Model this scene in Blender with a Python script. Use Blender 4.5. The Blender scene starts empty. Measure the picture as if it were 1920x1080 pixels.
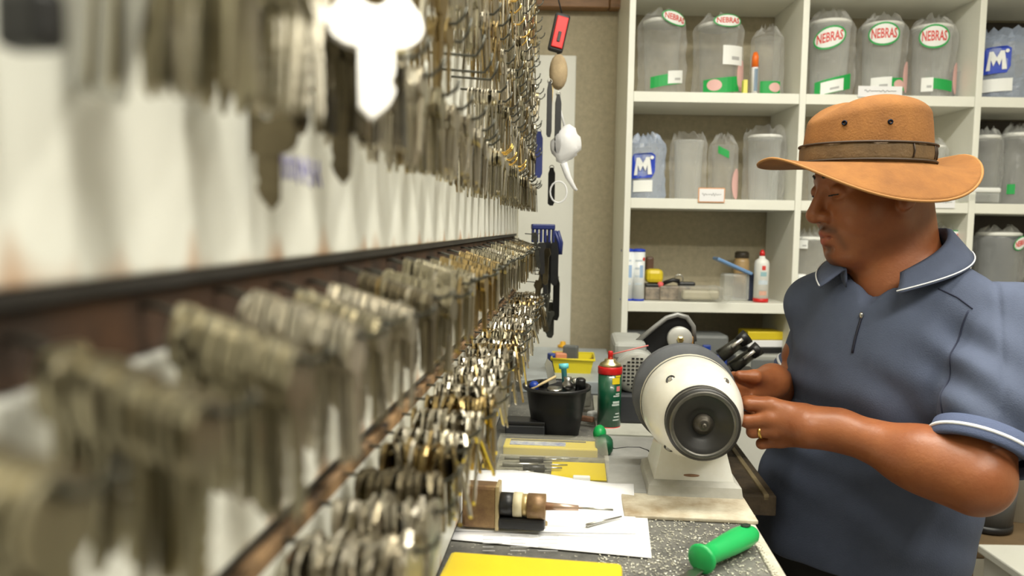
import bpy, bmesh, math, random
import numpy as np
from mathutils import Matrix, Vector
random.seed(7); RNG = np.random.RandomState(7)
R = math.radians
scene = bpy.context.scene
COL = scene.collection

# ------------------------------------------------------------------ camera
FPX = 1470.0; PITCH = R(4.5); ROLL = 0.016
cF = np.array([0, math.cos(PITCH), -math.sin(PITCH)])
_r0 = np.array([1.0, 0, 0]); _u0 = np.array([0, math.sin(PITCH), math.cos(PITCH)])
cR = math.cos(ROLL)*_r0 + math.sin(ROLL)*_u0
cU = -math.sin(ROLL)*_r0 + math.cos(ROLL)*_u0
CAM = np.array([0.0, 0.0, 1.5])
cam_data = bpy.data.cameras.new('camera'); cam = bpy.data.objects.new('camera', cam_data); COL.objects.link(cam)
m = Matrix.Identity(4)
for i in range(3):
    m[i][0] = cR[i]; m[i][1] = cU[i]; m[i][2] = -cF[i]; m[i][3] = CAM[i]
cam.matrix_world = m
cam_data.sensor_width = 36; cam_data.lens = FPX/1920*36
cam_data.clip_start = 0.01
cam_data.dof.use_dof = True; cam_data.dof.focus_distance = 1.42; cam_data.dof.aperture_fstop = 4.0
scene.camera = cam

# ------------------------------------------------------------------ world, exposure
wd = bpy.data.worlds.new('world'); scene.world = wd; wd.use_nodes = True
wd.node_tree.nodes['Background'].inputs[0].default_value = (0.95, 1.0, 0.96, 1)
wd.node_tree.nodes['Background'].inputs[1].default_value = 0.12
scene.view_settings.view_transform = 'Standard'; scene.view_settings.look = 'None'
scene.view_settings.exposure = 0.3; scene.view_settings.gamma = 1.0
scene.view_settings.use_curve_mapping = False
TUBE_POWER = 11.0     # watts of each fluorescent tube

def PY(px, py, Y):
    v = cF + cR*(px-960)/FPX - cU*(py-540)/FPX
    return CAM + v*Y/v[1]
def PZ(px, py, z):
    v = cF + cR*(px-960)/FPX - cU*(py-540)/FPX
    return CAM + v*(z-1.5)/v[2]
def proj(q):
    q = np.asarray(q)-CAM; z = q@cF
    return 960+FPX*(q@cR)/z, 540-FPX*(q@cU)/z, z
# the key wall and the bench run 4.55 degrees off the view axis
WA = R(4.55); WD = 0.16
wv = np.array([math.sin(WA), math.cos(WA), 0]); nv = np.array([math.cos(WA), -math.sin(WA), 0])
def W(s, e, h):           # s along the wall, e out from it, h above the lens
    return CAM + wv*s + nv*(e-WD) + np.array([0, 0, h])
def SE(q):
    q = np.asarray(q)-CAM
    return q@wv, q@nv+WD
ZB = 1.05                 # bench top

# ------------------------------------------------------------------ materials
MATS = {}
def mat(name, col, rough=0.5, metal=0.0, var=0.0, vscale=8.0, bump=0.0, bscale=60.0, col2=None, spec=0.5, emit=0, trans=0.0, alpha=1.0, sss=0.0, coat=0.0, aniso=None):
    if name in MATS: return MATS[name]
    M = bpy.data.materials.new(name); M.use_nodes = True; MATS[name] = M
    nt = M.node_tree; b = nt.nodes['Principled BSDF']
    c = tuple(col)+(1,)
    b.inputs['Base Color'].default_value = c
    b.inputs['Roughness'].default_value = rough; b.inputs['Metallic'].default_value = metal
    b.inputs['Specular IOR Level'].default_value = spec
    b.inputs['Coat Weight'].default_value = coat
    if sss: 
        b.inputs['Subsurface Weight'].default_value = sss; b.inputs['Subsurface Radius'].default_value = (0.012, 0.005, 0.003); b.inputs['Subsurface Scale'].default_value = 0.5
    if trans: b.inputs['Transmission Weight'].default_value = trans
    if alpha < 1: b.inputs['Alpha'].default_value = alpha
    if emit:
        b.inputs['Emission Color'].default_value = c; b.inputs['Emission Strength'].default_value = emit
    if var or bump:
        tc = nt.nodes.new('ShaderNodeTexCoord'); src = tc.outputs['Object']
        if aniso:
            mp = nt.nodes.new('ShaderNodeMapping'); mp.inputs['Scale'].default_value = aniso
            nt.links.new(src, mp.inputs['Vector']); src = mp.outputs['Vector']
    if var:
        n = nt.nodes.new('ShaderNodeTexNoise'); n.inputs['Scale'].default_value = vscale; n.inputs['Detail'].default_value = 6; n.inputs['Roughness'].default_value = 0.65
        nt.links.new(src, n.inputs['Vector'])
        rp = nt.nodes.new('ShaderNodeValToRGB'); rp.color_ramp.elements[0].position = 0.3; rp.color_ramp.elements[1].position = 0.7
        c2 = col2 if col2 else tuple(max(0, x*(1-var)) for x in col)
        rp.color_ramp.elements[0].color = tuple(c2)+(1,); rp.color_ramp.elements[1].color = c
        nt.links.new(n.outputs['Fac'], rp.inputs['Fac']); nt.links.new(rp.outputs['Color'], b.inputs['Base Color'])
    if bump:
        n2 = nt.nodes.new('ShaderNodeTexNoise'); n2.inputs['Scale'].default_value = bscale; n2.inputs['Detail'].default_value = 4
        nt.links.new(src, n2.inputs['Vector'])
        bp = nt.nodes.new('ShaderNodeBump'); bp.inputs['Strength'].default_value = bump; bp.inputs['Distance'].default_value = 0.004
        nt.links.new(n2.outputs['Fac'], bp.inputs['Height']); nt.links.new(bp.outputs['Normal'], b.inputs['Normal'])
    return M
def film(name, col, opac, rough=0.12, bump=0.3, bscale=30, edge=0.5):
    """thin clear plastic: part see-through, part glossy"""
    if name in MATS: return MATS[name]
    M = mat(name, col, rough, bump=bump, bscale=bscale); nt = M.node_tree
    b = nt.nodes['Principled BSDF']; out = nt.nodes['Material Output']
    tr = nt.nodes.new('ShaderNodeBsdfTransparent'); mx = nt.nodes.new('ShaderNodeMixShader')
    lw = nt.nodes.new('ShaderNodeLayerWeight'); lw.inputs['Blend'].default_value = 0.25
    ad = nt.nodes.new('ShaderNodeMath'); ad.operation = 'ADD'; ad.use_clamp = True; ad.inputs[1].default_value = opac
    mu = nt.nodes.new('ShaderNodeMath'); mu.operation = 'MULTIPLY'; mu.inputs[1].default_value = edge
    nt.links.new(lw.outputs['Facing'], mu.inputs[0]); nt.links.new(mu.outputs[0], ad.inputs[0])
    nt.links.new(ad.outputs[0], mx.inputs[0]); nt.links.new(tr.outputs[0], mx.inputs[1]); nt.links.new(b.outputs[0], mx.inputs[2])
    nt.links.new(mx.outputs[0], out.inputs['Surface'])
    return M
WHITE = mat('white_paint', (0.80, 0.80, 0.74), 0.45, var=0.06, vscale=5)
SHELFW = mat('white_laminate', (0.84, 0.84, 0.76), 0.35, var=0.05, vscale=7)
BOARD = mat('key_board_white', (0.78, 0.78, 0.72), 0.4, var=0.10, vscale=6)
BLACK = mat('black_plastic', (0.012, 0.012, 0.013), 0.4, bump=0.05)
DARKM = mat('dark_metal', (0.05, 0.05, 0.05), 0.35, 0.8, var=0.3, vscale=20)
STEEL = mat('steel', (0.55, 0.54, 0.5), 0.3, 1.0, var=0.25, vscale=30)
WIRE = mat('hook_wire', (0.14, 0.14, 0.12), 0.4, 0.9, var=0.4, vscale=40)
YELLOW = mat('yellow_plastic', (0.74, 0.57, 0.02), 0.4, var=0.1, vscale=10)
BLUE = mat('blue_plastic', (0.01, 0.05, 0.35), 0.4, var=0.2)
RED = mat('red_plastic', (0.62, 0.012, 0.012), 0.35, var=0.1)
GREEN = mat('green_plastic', (0.01, 0.42, 0.10), 0.38, var=0.12, vscale=20)
PAPER = mat('paper_white', (0.86, 0.86, 0.88), 0.7, var=0.03)
GOLD = mat('gold', (0.85, 0.55, 0.15), 0.25, 1.0)
REDP = mat('print_red', (0.68, 0.06, 0.05), 0.5)
GREENP = mat('print_green', (0.01, 0.36, 0.07), 0.5)
WHITEP = mat('print_white', (0.85, 0.86, 0.84), 0.5)
BLUEP = mat('print_blue', (0.01, 0.05, 0.50), 0.5)
INK = mat('print_dark', (0.05, 0.05, 0.05), 0.6)

# ------------------------------------------------------------------ mesh helpers
class MB:
    def __init__(s): s.v = []; s.f = []; s.sm = []
    def add(s, vs, fs, smooth=False, M=None):
        o = len(s.v)
        if M is not None: vs = [tuple(M @ Vector(p)) for p in vs]
        s.v += [tuple(float(c) for c in p) for p in vs]; s.f += [tuple(i+o for i in f) for f in fs]; s.sm += [smooth]*len(fs); return s
    def box(s, c, d, bev=0.0, M=None, rot=None):
        bm = bmesh.new(); bmesh.ops.create_cube(bm, size=1)
        bmesh.ops.scale(bm, vec=d, verts=bm.verts)
        if bev: bmesh.ops.bevel(bm, geom=list(bm.edges), offset=bev, segments=2, affect='EDGES', profile=0.5)
        T = Matrix.Translation(c)
        if rot is not None: T = T @ Matrix.Rotation(rot[0], 4, rot[1])
        if M is not None: T = M @ T
        bm.verts.index_update()
        s.add([tuple(T @ v.co) for v in bm.verts], [[v.index for v in f.verts] for f in bm.faces]); bm.free(); return s
    def lathe(s, prof, n=24, M=None, smooth=True, cap=True, sx=1.0, sy=1.0):
        vs = []; fs = []; k = len(prof)
        for r, z in prof:
            for i in range(n):
                a = 2*math.pi*i/n; vs.append((r*math.cos(a)*sx, r*math.sin(a)*sy, z))
        for j in range(k-1):
            for i in range(n):
                fs.append((j*n+i, j*n+(i+1) % n, (j+1)*n+(i+1) % n, (j+1)*n+i))
        if cap:
            fs.append(tuple(reversed(range(n)))); fs.append(tuple((k-1)*n+i for i in range(n)))
        return s.add(vs, fs, smooth, M)
    def cyl(s, p0, p1, r0, r1=None, n=12, smooth=True):
        if r1 is None: r1 = r0
        p0 = Vector(p0); p1 = Vector(p1); d = p1-p0
        q = d.to_track_quat('Z', 'Y').to_matrix().to_4x4(); M = Matrix.Translation(p0) @ q
        return s.lathe([(r0, 0), (r1, d.length)], n, M, smooth)
    def tube(s, pts, r, n=6, close=False):
        pts = [Vector(p) for p in pts]; k = len(pts); vs = []; fs = []
        up = None
        for i, p in enumerate(pts):
            a = pts[(i-1) % k] if (close or i > 0) else p; b = pts[(i+1) % k] if (close or i < k-1) else p
            t = (b-a).normalized()
            if up is None: up = t.orthogonal().normalized()
            up = (up - t*up.dot(t)).normalized(); w_ = t.cross(up)
            rr = r[i] if isinstance(r, (list, tuple)) else r
            for j in range(n):
                an = 2*math.pi*j/n; vs.append(tuple(p+up*math.cos(an)*rr+w_*math.sin(an)*rr))
        for i in range(k if close else k-1):
            for j in range(n):
                i2 = (i+1) % k
                fs.append((i*n+j, i*n+(j+1) % n, i2*n+(j+1) % n, i2*n+j))
        if not close:
            fs.append(tuple(reversed(range(n)))); fs.append(tuple((k-1)*n+j for j in range(n)))
        return s.add(vs, fs, True)
    def prism(s, poly, h0, h1, M=None, smooth=False):
        n = len(poly)
        vs = [(x, y, h0) for x, y in poly]+[(x, y, h1) for x, y in poly]
        fs = [tuple(reversed(range(n))), tuple(range(n, 2*n))]+[(i, (i+1) % n, n+(i+1) % n, n+i) for i in range(n)]
        return s.add(vs, fs, smooth, M)
    def ball(s, c, r, M=None, n=14, k=9):
        if not isinstance(r, (tuple, list)): r = (r, r, r)
        vs = []; fs = []
        for j in range(1, k):
            t = math.pi*j/k
            for i in range(n):
                a = 2*math.pi*i/n; vs.append((c[0]+r[0]*math.sin(t)*math.cos(a), c[1]+r[1]*math.sin(t)*math.sin(a), c[2]+r[2]*math.cos(t)))
        for j in range(k-2):
            for i in range(n): fs.append((j*n+i, (j+1)*n+i, (j+1)*n+(i+1) % n, j*n+(i+1) % n))
        t0 = len(vs); vs += [(c[0], c[1], c[2]+r[2]), (c[0], c[1], c[2]-r[2])]
        for i in range(n):
            fs.append((t0, i, (i+1) % n)); fs.append((t0+1, (k-2)*n+(i+1) % n, (k-2)*n+i))
        return s.add(vs, fs, True, M)
    def mesh(s, name):
        me = bpy.data.meshes.new(name); me.from_pydata(s.v, [], s.f); me.update()
        if any(s.sm): me.polygons.foreach_set('use_smooth', s.sm)
        return me
    def build(s, name, M, parent=None, loc=None, rz=None):
        me = s.mesh(name); me.materials.append(M); return link(name, me, parent, loc, rz)
def link(name, data, parent=None, loc=None, rz=None):
    o = bpy.data.objects.new(name, data); COL.objects.link(o)
    if parent is not None: o.parent = parent
    if loc is not None: o.location = [float(c) for c in loc]
    if rz is not None: o.rotation_euler = (0, 0, rz)
    return o
def tag(o, label, cat, group=None, kind=None):
    o['label'] = label; o['category'] = cat
    if group: o['group'] = group
    if kind: o['kind'] = kind
    return o
def thing(name, loc, label, cat, rz=0.0, group=None):
    o = bpy.data.objects.new(name, None); o.empty_display_size = 0.05; COL.objects.link(o)
    o.location = [float(c) for c in loc]; o.rotation_euler = (0, 0, rz)
    return tag(o, label, cat, group)
def struct(o): o['kind'] = 'structure'; return o
def text_mesh(txt, size, extrude=0.0004, bold=True):
    cu = bpy.data.curves.new('text', 'FONT'); cu.body = txt; cu.size = size; cu.extrude = extrude; cu.align_x = 'CENTER'; cu.align_y = 'CENTER'
    cu.resolution_u = 2
    if bold: cu.offset = size*0.02
    o = bpy.data.objects.new('text', cu); COL.objects.link(o)
    bpy.context.view_layer.update()
    me = bpy.data.meshes.new_from_object(o.evaluated_get(bpy.context.evaluated_depsgraph_get()))
    vs = [tuple(v.co) for v in me.vertices]; fs = [tuple(p.vertices) for p in me.polygons]
    bpy.data.objects.remove(o); bpy.data.curves.remove(cu); bpy.data.meshes.remove(me)
    return vs, fs
# ------------------------------------------------------------------ room shell
WALLC = mat('beige_wall', (0.50, 0.44, 0.31), 0.8, var=0.22, vscale=55, bump=0.15, bscale=90)
WALLB = mat('cream_wall', (0.62, 0.58, 0.46), 0.8, var=0.08, vscale=6)
CEIL = mat('ceiling_white', (0.75, 0.75, 0.70), 0.8, var=0.05)
FLOORM = mat('floor_grey', (0.42, 0.38, 0.32), 0.6, var=0.25, vscale=10)
WOODB = mat('wood_brown', (0.32, 0.16, 0.06), 0.5, var=0.45, vscale=9, aniso=(1, 8, 8))
YB = 2.78
struct(MB().box((0.9, 0.6, -0.02), (3.6, 4.6, 0.04)).build('floor', FLOORM))
struct(MB().box((0.9, 0.6, 2.78), (3.6, 4.6, 0.06)).build('ceiling', CEIL))
struct(MB().box((0.9, YB+0.05, 1.375), (3.6, 0.1, 2.75)).build('wall_back', WALLC))
struct(MB().box((2.65, 0.6, 1.375), (0.1, 4.4, 2.75)).build('wall_right', WALLB))
lw = MB().box((-0.09, 0, 0), (0.10, 4.6, 2.75)).build('wall_left', WALLB, loc=W(0.9, 0, -0.125), rz=-WA); struct(lw)
# wooden beam high on the back wall, with two boards side by side
tb = MB().box((0, 0, 0), (0.30, 0.05, 0.22), 0.003).build('trim_1', WOODB, loc=PY(1060, -45, YB-0.03)); struct(tb)
tb2 = MB().box((0, 0, 0), (0.25, 0.05, 0.22), 0.003).build('trim_2', WOODB, loc=PY(1060, -45, YB-0.03)+np.array([0.277, 0, 0])); struct(tb2)
# white board leaning flat on the back wall beside the key wall
p = PY(1078, 104, YB-0.03)
wb = MB().box((-0.20, 0.0, -0.55), (0.40, 0.03, 1.10), 0.003).build('leaning_board', WHITE, loc=(p[0]+0.005, YB-0.016, p[2]))
wb.rotation_euler = (0, 0, 0)
tag(wb, 'tall white board standing flat against the beige back wall', 'board')

# ------------------------------------------------------------------ fluorescent ceiling fixtures (the room's lamps)
LAMPB = mat('lamp_body', (0.8, 0.8, 0.78), 0.4)
TUBE = mat('tube_glow', (1.0, 0.97, 0.86), 0.4, emit=6.0)
def fixture(x, y, rz, label, k_pow=1.0):
    t = thing('ceiling_lamp', (x, y, 2.75), label, 'ceiling lamp', rz)
    MB().box((0, 0, -0.025), (0.20, 1.25, 0.05), 0.004).build('lamp_housing', LAMPB, t)
    for k in (-0.05, 0.05):
        MB().cyl((k, -0.58, -0.075), (k, 0.58, -0.075), 0.014).build('tube', TUBE, t)
    for k in (-0.6, 0.6):
        MB().box((0, k, -0.07), (0.16, 0.03, 0.05), 0.003).build('tube_holder', LAMPB, t)
    for k in (-0.05, 0.05):
        L = bpy.data.lights.new('tube_light', 'AREA'); L.shape = 'RECTANGLE'; L.size = 0.05; L.size_y = 1.15; L.energy = TUBE_POWER*k_pow; L.color = (1.0, 0.965, 0.85)
        o = bpy.data.objects.new('tube_light', L); COL.objects.link(o); o.parent = t; o.location = (k, 0, -0.095)
fixture(0.75, 0.05, R(90), 'twin tube ceiling lamp above the near end of the key wall')
fixture(0.62, 1.25, R(90), 'twin tube ceiling lamp above the workbench and the man')
fixture(1.6, 0.4, 0.0, 'twin tube ceiling lamp on the right of the room', 0.55)

# ------------------------------------------------------------------ shelf unit
XS = [0.352, 0.893, 1.444, 1.985]; ZS = [1.925, 1.592, 1.262, 0.932, 2.262, 0.602, 0.272]
YF, YK = 2.50, YB-0.005
sh = thing('shelf_unit', (0.352, YF, 0), 'tall white laminate shelf unit of square cubbies on the back wall', 'shelf unit')
def sbox(name, x0, x1, z0, z1, y0=YF, y1=YK, M=SHELFW):
    return MB().box(((x0+x1)/2-0.352, (y0+y1)/2-YF, (z0+z1)/2), (x1-x0, y1-y0, z1-z0), 0.0015).build(name, M, sh)
for i, x in enumerate(XS):
    sbox('side_panel' if i in (0, 3) else 'divider', x, x+0.020, 0.0, 2.55)
for z in ZS:
    for i in range(3):
        sbox('shelf_board', XS[i]+0.0205, XS[i+1]-0.0005, z-0.028, z+0.004, YF+0.002)
SHADEP = mat('cubby_shade_brown', (0.035, 0.024, 0.016), 0.6, var=0.4, vscale=12)
for k, z in enumerate((1.925, 1.592, 1.262, 0.932)):
    sbox('shade_panel', XS[2]+0.021, XS[3]-0.001, z+0.005, z+0.30, YK-0.012, YK-0.004, SHADEP)  # dark brown sheets put in as the shade of the unlit right-hand cubbies
def zs(i): return ZS[i]+0.004      # top face of a shelf board
# ------------------------------------------------------------------ key boards on the left wall
RUSTW = mat('rusty_batten', (0.46, 0.28, 0.14), 0.7, var=0.7, vscale=30, col2=(0.022, 0.012, 0.007), aniso=(1, 1, 1))
BROWND = mat('dark_gap', (0.075, 0.032, 0.011), 0.8, var=0.5, vscale=22, col2=(0.012, 0.007, 0.004))
EDGE = mat('black_edge', (0.012, 0.010, 0.009), 0.5)
# white laminate board with a few rust drips near its lower edge
def board_mat():
    M = mat('key_board_laminate', (0.78, 0.78, 0.71), 0.35, var=0.06, vscale=5); nt = M.node_tree; b = nt.nodes['Principled BSDF']
    base = b.inputs['Base Color'].links[0].from_socket
    tc = nt.nodes.new('ShaderNodeTexCoord'); mp = nt.nodes.new('ShaderNodeMapping'); mp.inputs['Scale'].default_value = (1, 22, 7)
    n = nt.nodes.new('ShaderNodeTexNoise'); n.inputs['Scale'].default_value = 1.0; n.inputs['Detail'].default_value = 3
    nt.links.new(tc.outputs['Object'], mp.inputs[0]); nt.links.new(mp.outputs[0], n.inputs['Vector'])
    sx = nt.nodes.new('ShaderNodeSeparateXYZ'); nt.links.new(tc.outputs['Object'], sx.inputs[0])
    mr = nt.nodes.new('ShaderNodeMapRange'); mr.inputs['From Min'].default_value = 0.0; mr.inputs['From Max'].default_value = 0.045; mr.inputs['To Min'].default_value = 0.26; mr.inputs['To Max'].default_value = -0.2
    nt.links.new(sx.outputs['Z'], mr.inputs['Value'])
    ad = nt.nodes.new('ShaderNodeMath'); nt.links.new(n.outputs['Fac'], ad.inputs[0]); nt.links.new(mr.outputs[0], ad.inputs[1])
    rp = nt.nodes.new('ShaderNodeValToRGB'); rp.color_ramp.elements[0].position = 0.72; rp.color_ramp.elements[1].position = 0.92
    nt.links.new(ad.outputs[0], rp.inputs[0])
    mx = nt.nodes.new('ShaderNodeMixRGB'); mx.inputs[2].default_value = (0.42, 0.20, 0.07, 1)
    nt.links.new(rp.outputs[0], mx.inputs[0]); nt.links.new(base, mx.inputs[1]); nt.links.new(mx.outputs[0], b.inputs['Base Color'])
    return M
KB = board_mat()
S0, S1 = 0.05, 2.16
def board(name, label, h0, h1, e0, e1):
    t = thing(name, W((S0+S1)/2, 0, h0), label, 'key board', -WA)
    MB().box(((e0+e1)/2, 0, (h1-h0)/2), (e1-e0, S1-S0, h1-h0), 0.0015).build('panel', KB, t)
    MB().box(((e0+e1)/2-0.001, 0, -0.003), (e1-e0-0.001, S1-S0, 0.006), 0.0).build('edge_strip', EDGE, t)
    return t
bU = board('key_board', 'upper white key board crowded with rows of hooked keys', -0.020, 0.78, -0.022, 0.0)
bM = board('key_board', 'middle white key board with one row of tightly packed keys', -0.163, -0.0525, -0.022, -0.001)
bL = board('key_board', 'lower white key board with loosely hung keys above the workbench', -0.430, -0.185, -0.022, -0.001)
def batten(par, h0, h1, e1, M):
    p = par.location
    MB().box(((-0.035+e1)/2, 0, 1.5+(h0+h1)/2-p[2]), (e1+0.035, S1-S0, h1-h0), 0.001).build('batten', M, par)
batten(bM, -0.0520, -0.0275, -0.006, BROWND)
batten(bL, -0.1845, -0.1735, 0.000, RUSTW)
# pen scribble on the upper board
sc = MB()
def wl(o, s, e, h):    # a wall point in a board's own frame
    return (e, s-(S0+S1)/2, h-(o.location[2]-1.5))
for k in range(6):
    pts = [wl(bU, 0.415+0.012*k+0.010*t, 0.0003, 0.030+0.006*math.sin(7*t+k)+0.003*math.cos(19*t+2*k)) for t in np.linspace(0, 1, 14)]
    sc.tube(pts, 0.0006, 4)
sc.build('pen_writing', mat('pen_violet', (0.32, 0.30, 0.62), 0.6), bU)

NICKEL = mat('key_nickel', (0.42, 0.38, 0.27), 0.33, 1.0, var=0.25, vscale=60)
BRASS = mat('key_brass', (0.42, 0.31, 0.14), 0.34, 1.0, var=0.3, vscale=60)
TARN = mat('key_tarnished', (0.22, 0.185, 0.12), 0.42, 1.0, var=0.35, vscale=60)
BRIGHT = mat('key_bright', (0.95, 0.93, 0.90), 0.42, 0.9)
SILV = mat('key_silver', (0.66, 0.61, 0.50), 0.30, 1.0, var=0.25, vscale=60)
KMATS = [NICKEL, BRASS, TARN, SILV]
def key_mesh(kind, T=0.0021, scale=1.0, n=14):
    """a flat key hanging from its hole at the origin: bow, hole, toothed blade down -Z, thickness along X"""
    mb = MB(); hr = 0.0034; cz = -0.0065
    outer = []; inner = []
    for i in range(n):
        a = 2*math.pi*i/n
        if kind == 0: rx, rz = 0.0125, 0.0115
        elif kind == 1:
            k_ = 1/max(abs(math.cos(a)), abs(math.sin(a)))**0.75; rx = 0.0112*k_; rz = 0.0105*k_
        elif kind == 2:
            k_ = 1+0.13*math.cos(3*a+math.pi/2); rx = 0.0125*k_; rz = 0.0122*k_
        else: rx, rz = 0.0145, 0.0100
        outer.append((rx*math.cos(a), cz+rz*math.sin(a)))
        inner.append((hr*math.cos(a), hr*math.sin(a)))
    vs = []; fs = []
    for x in (-T/2, T/2):
        vs += [(x, y, z) for y, z in outer]; vs += [(x, y, z) for y, z in inner]
    for i in range(n):
        j = (i+1) % n
        fs += [(i, n+i, n+j, j), (2*n+i, 2*n+j, 3*n+j, 3*n+i), (i, j, 2*n+j, 2*n+i), (n+i, 3*n+i, 3*n+j, n+j)]
    mb.add(vs, fs)
    L = (0.040, 0.036, 0.044, 0.038)[kind]; wd_ = 0.0042
    z0 = cz-0.0085
    prof = [(-wd_, z0), (-wd_, z0-L)]
    prof += [(-wd_+0.003, z0-L-0.003)]
    nt_ = 5; rr = random.Random(kind)
    for i in range(nt_):
        z = z0-L+0.002+(L-0.008)*i/nt_
        prof += [(wd_-0.0012-rr.random()*0.002, z), (wd_, z+0.0032)]
    prof += [(wd_, z0)]
    Mx = Matrix(((0, 0, 1, 0), (1, 0, 0, 0), (0, 1, 0, 0), (0, 0, 0, 1)))
    mb.prism(prof, -T/2*0.9, T/2*0.9, Mx)
    if scale != 1.0: mb.v = [(x*scale, y*scale, z*scale) for x, y, z in mb.v]
    return mb
KEYS = [key_mesh(k) for k in range(4)]
KDATA = {}
for k in range(4):
    for i, M in enumerate(KMATS):
        me = KEYS[k].mesh('key_blank'); me.materials.append(M); KDATA[(k, i)] = me
KV = [np.array(k.v) for k in KEYS]; KFACES = [k.f for k in KEYS]

ROT_W = Matrix.Rotation(-WA, 4, 'Z')
def key_tf(s, e, h, yaw, swing, lean):
    T = Matrix.Translation([float(c) for c in W(s, e, h)]) @ ROT_W
    return T @ Matrix.Rotation(yaw, 4, 'Z') @ Matrix.Rotation(lean, 4, 'Y') @ Matrix.Rotation(swing, 4, 'X')
hook_data = {}
def hook_mesh(L, drop, up, M):
    k_ = (round(L, 3), round(drop, 3), round(up, 3), M.name)
    if k_ not in hook_data:
        mb = MB(); mb.tube([(-0.015, 0, 0), (0.0, 0, 0), (L*0.5, 0, -drop*0.5), (L, 0, -drop), (L+0.007, 0, -drop+up*0.45), (L+0.009, 0, -drop+up)], 0.0015, 6)
        me = mb.mesh('hook'); me.materials.append(M); hook_data[k_] = me
    return hook_data[k_]
STUFF = {i: {} for i in range(3)}
stuffV = {}; nsolo = 0
# rows: name, h, hook length, drop, upturn, spacing, first s, last s, key pitch, looseness, fill
ROWS = [
 ('middle row', bM, -0.0335, 0.066, 0.020, 0.006, 0.066, 0.150, 2.12, 0.00235, 0.25, 1.0),
 ('lower row', bL, -0.1765, 0.080, 0.002, 0.010, 0.060, 0.30, 2.12, 0.0034, 1.15, 1.0),
 ('bottom row of the upper board', bU, 0.105, 0.058, 0.004, 0.012, 0.075, 0.245, 2.12, 0.0027, 0.35, 1.0),
 ('second row of the upper board', bU, 0.185, 0.055, 0.004, 0.014, 0.075, 0.40, 2.12, 0.0033, 0.45, 0.8),
 ('third row of the upper board', bU, 0.262, 0.055, 0.004, 0.014, 0.070, 0.62, 2.12, 0.0033, 0.45, 0.95),
 ('fourth row of the upper board', bU, 0.340, 0.058, 0.004, 0.014, 0.070, 0.85, 2.12, 0.0033, 0.45, 0.95),
 ('fifth row of the upper board', bU, 0.418, 0.055, 0.004, 0.014, 0.075, 1.1, 2.12, 0.0035, 0.45, 0.95),
 ('sixth row of the upper board', bU, 0.496, 0.055, 0.004, 0.014, 0.075, 1.35, 2.12, 0.0035, 0.45, 0.9),
 ('top row of the upper board', bU, 0.575, 0.055, 0.004, 0.014, 0.080, 1.6, 2.12, 0.0035, 0.45, 0.9),
]
SOLO = {'middle row': 0.53, 'lower row': 0.53, 'bottom row of the upper board': 0.50}
ORD = ['first', 'second', 'third', 'fourth', 'fifth', 'sixth', 'seventh', 'eighth', 'ninth', 'tenth']
KN = ['pale nickel', 'dull brass', 'dark tarnished', 'bright silver']
for (rn, par, h0, L, drop, up, ds, sa, sb, pitch, loose, fill) in ROWS:
    s = sa; hi = 0
    while s < sb:
        sj = s+random.uniform(-0.006, 0.006); hj = h0+random.uniform(-0.003, 0.003); Lj = L*random.choice((0.92, 1.0, 1.0, 1.08))
        empty = rn.startswith('second') and 0.74 < s < 1.02
        gold = rn.startswith('fourth') and 0.9 < s < 1.5 or (rn.startswith('bottom') and 1.0 < s < 1.5)
        hk = link('hook', hook_mesh(Lj*(0.9 if empty else 1.0), drop, up*(1.6 if empty else 1), GOLD if gold else WIRE), par)
        hk.location = wl(par, sj, 0, hj)
        mi = random.choices((0, 1, 2, 3), (0.50, 0.22, 0.18, 0.10) if rn.startswith('middle') else ((0.20, 0.15, 0.05, 0.60) if rn.startswith('lower') else (0.30, 0.20, 0.15, 0.35)))[0]; kd = random.randrange(4)
        n = int((Lj-0.014)/pitch*random.uniform(0.86, 1.0)*fill)
        if empty: n = 0
        solo = rn in SOLO and s < SOLO[rn]
        if n and solo:
            lab = '%s key in the %s key stack of the %s from the camera' % (KN[mi], ORD[hi], 'upper board' if rn.startswith('bottom') else rn)
            if rn.startswith('bottom'): lab = '%s key in the %s stack of the upper board from the camera' % (KN[mi], ORD[hi])
            grp = '%s, key stack %s from the camera' % (rn, ORD[hi])
        for i in range(n):
            t = 0.010+(Lj-0.014)*(i+0.5)/max(n, 1)
            zz = hj-drop*t/Lj-0.0018
            k2 = kd if random.random() < 0.85 else random.randrange(4); m2 = mi if (random.random() < 0.85 or solo) else random.randrange(4)
            tf = key_tf(sj, t, zz, random.gauss(0, 0.16)*loose, random.gauss(0, 0.30)*loose, random.gauss(0, 0.10)*loose)
            if rn.startswith('lower'): tf = tf @ Matrix.Scale(random.choice((1.15, 1.25, 1.35)), 4)
            if solo:
                o = bpy.data.objects.new('key_blank', KDATA[(k2, m2)]); COL.objects.link(o); o.matrix_world = tf
                tag(o, '%s key at the hook tip of the %s stack, %s' % (KN[mi], ORD[hi], 'bottom of upper board' if rn.startswith('bottom') else rn) if i == n-1 else lab, 'key', grp); nsolo += 1
            else:
                stuffV.setdefault((rn, m2), []).append((k2, np.array(tf)))
        s += ds; hi += 1
KNAME = {0: 'pale nickel', 1: 'dull brass', 2: 'dark tarnished', 3: 'bright silver'}
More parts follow.
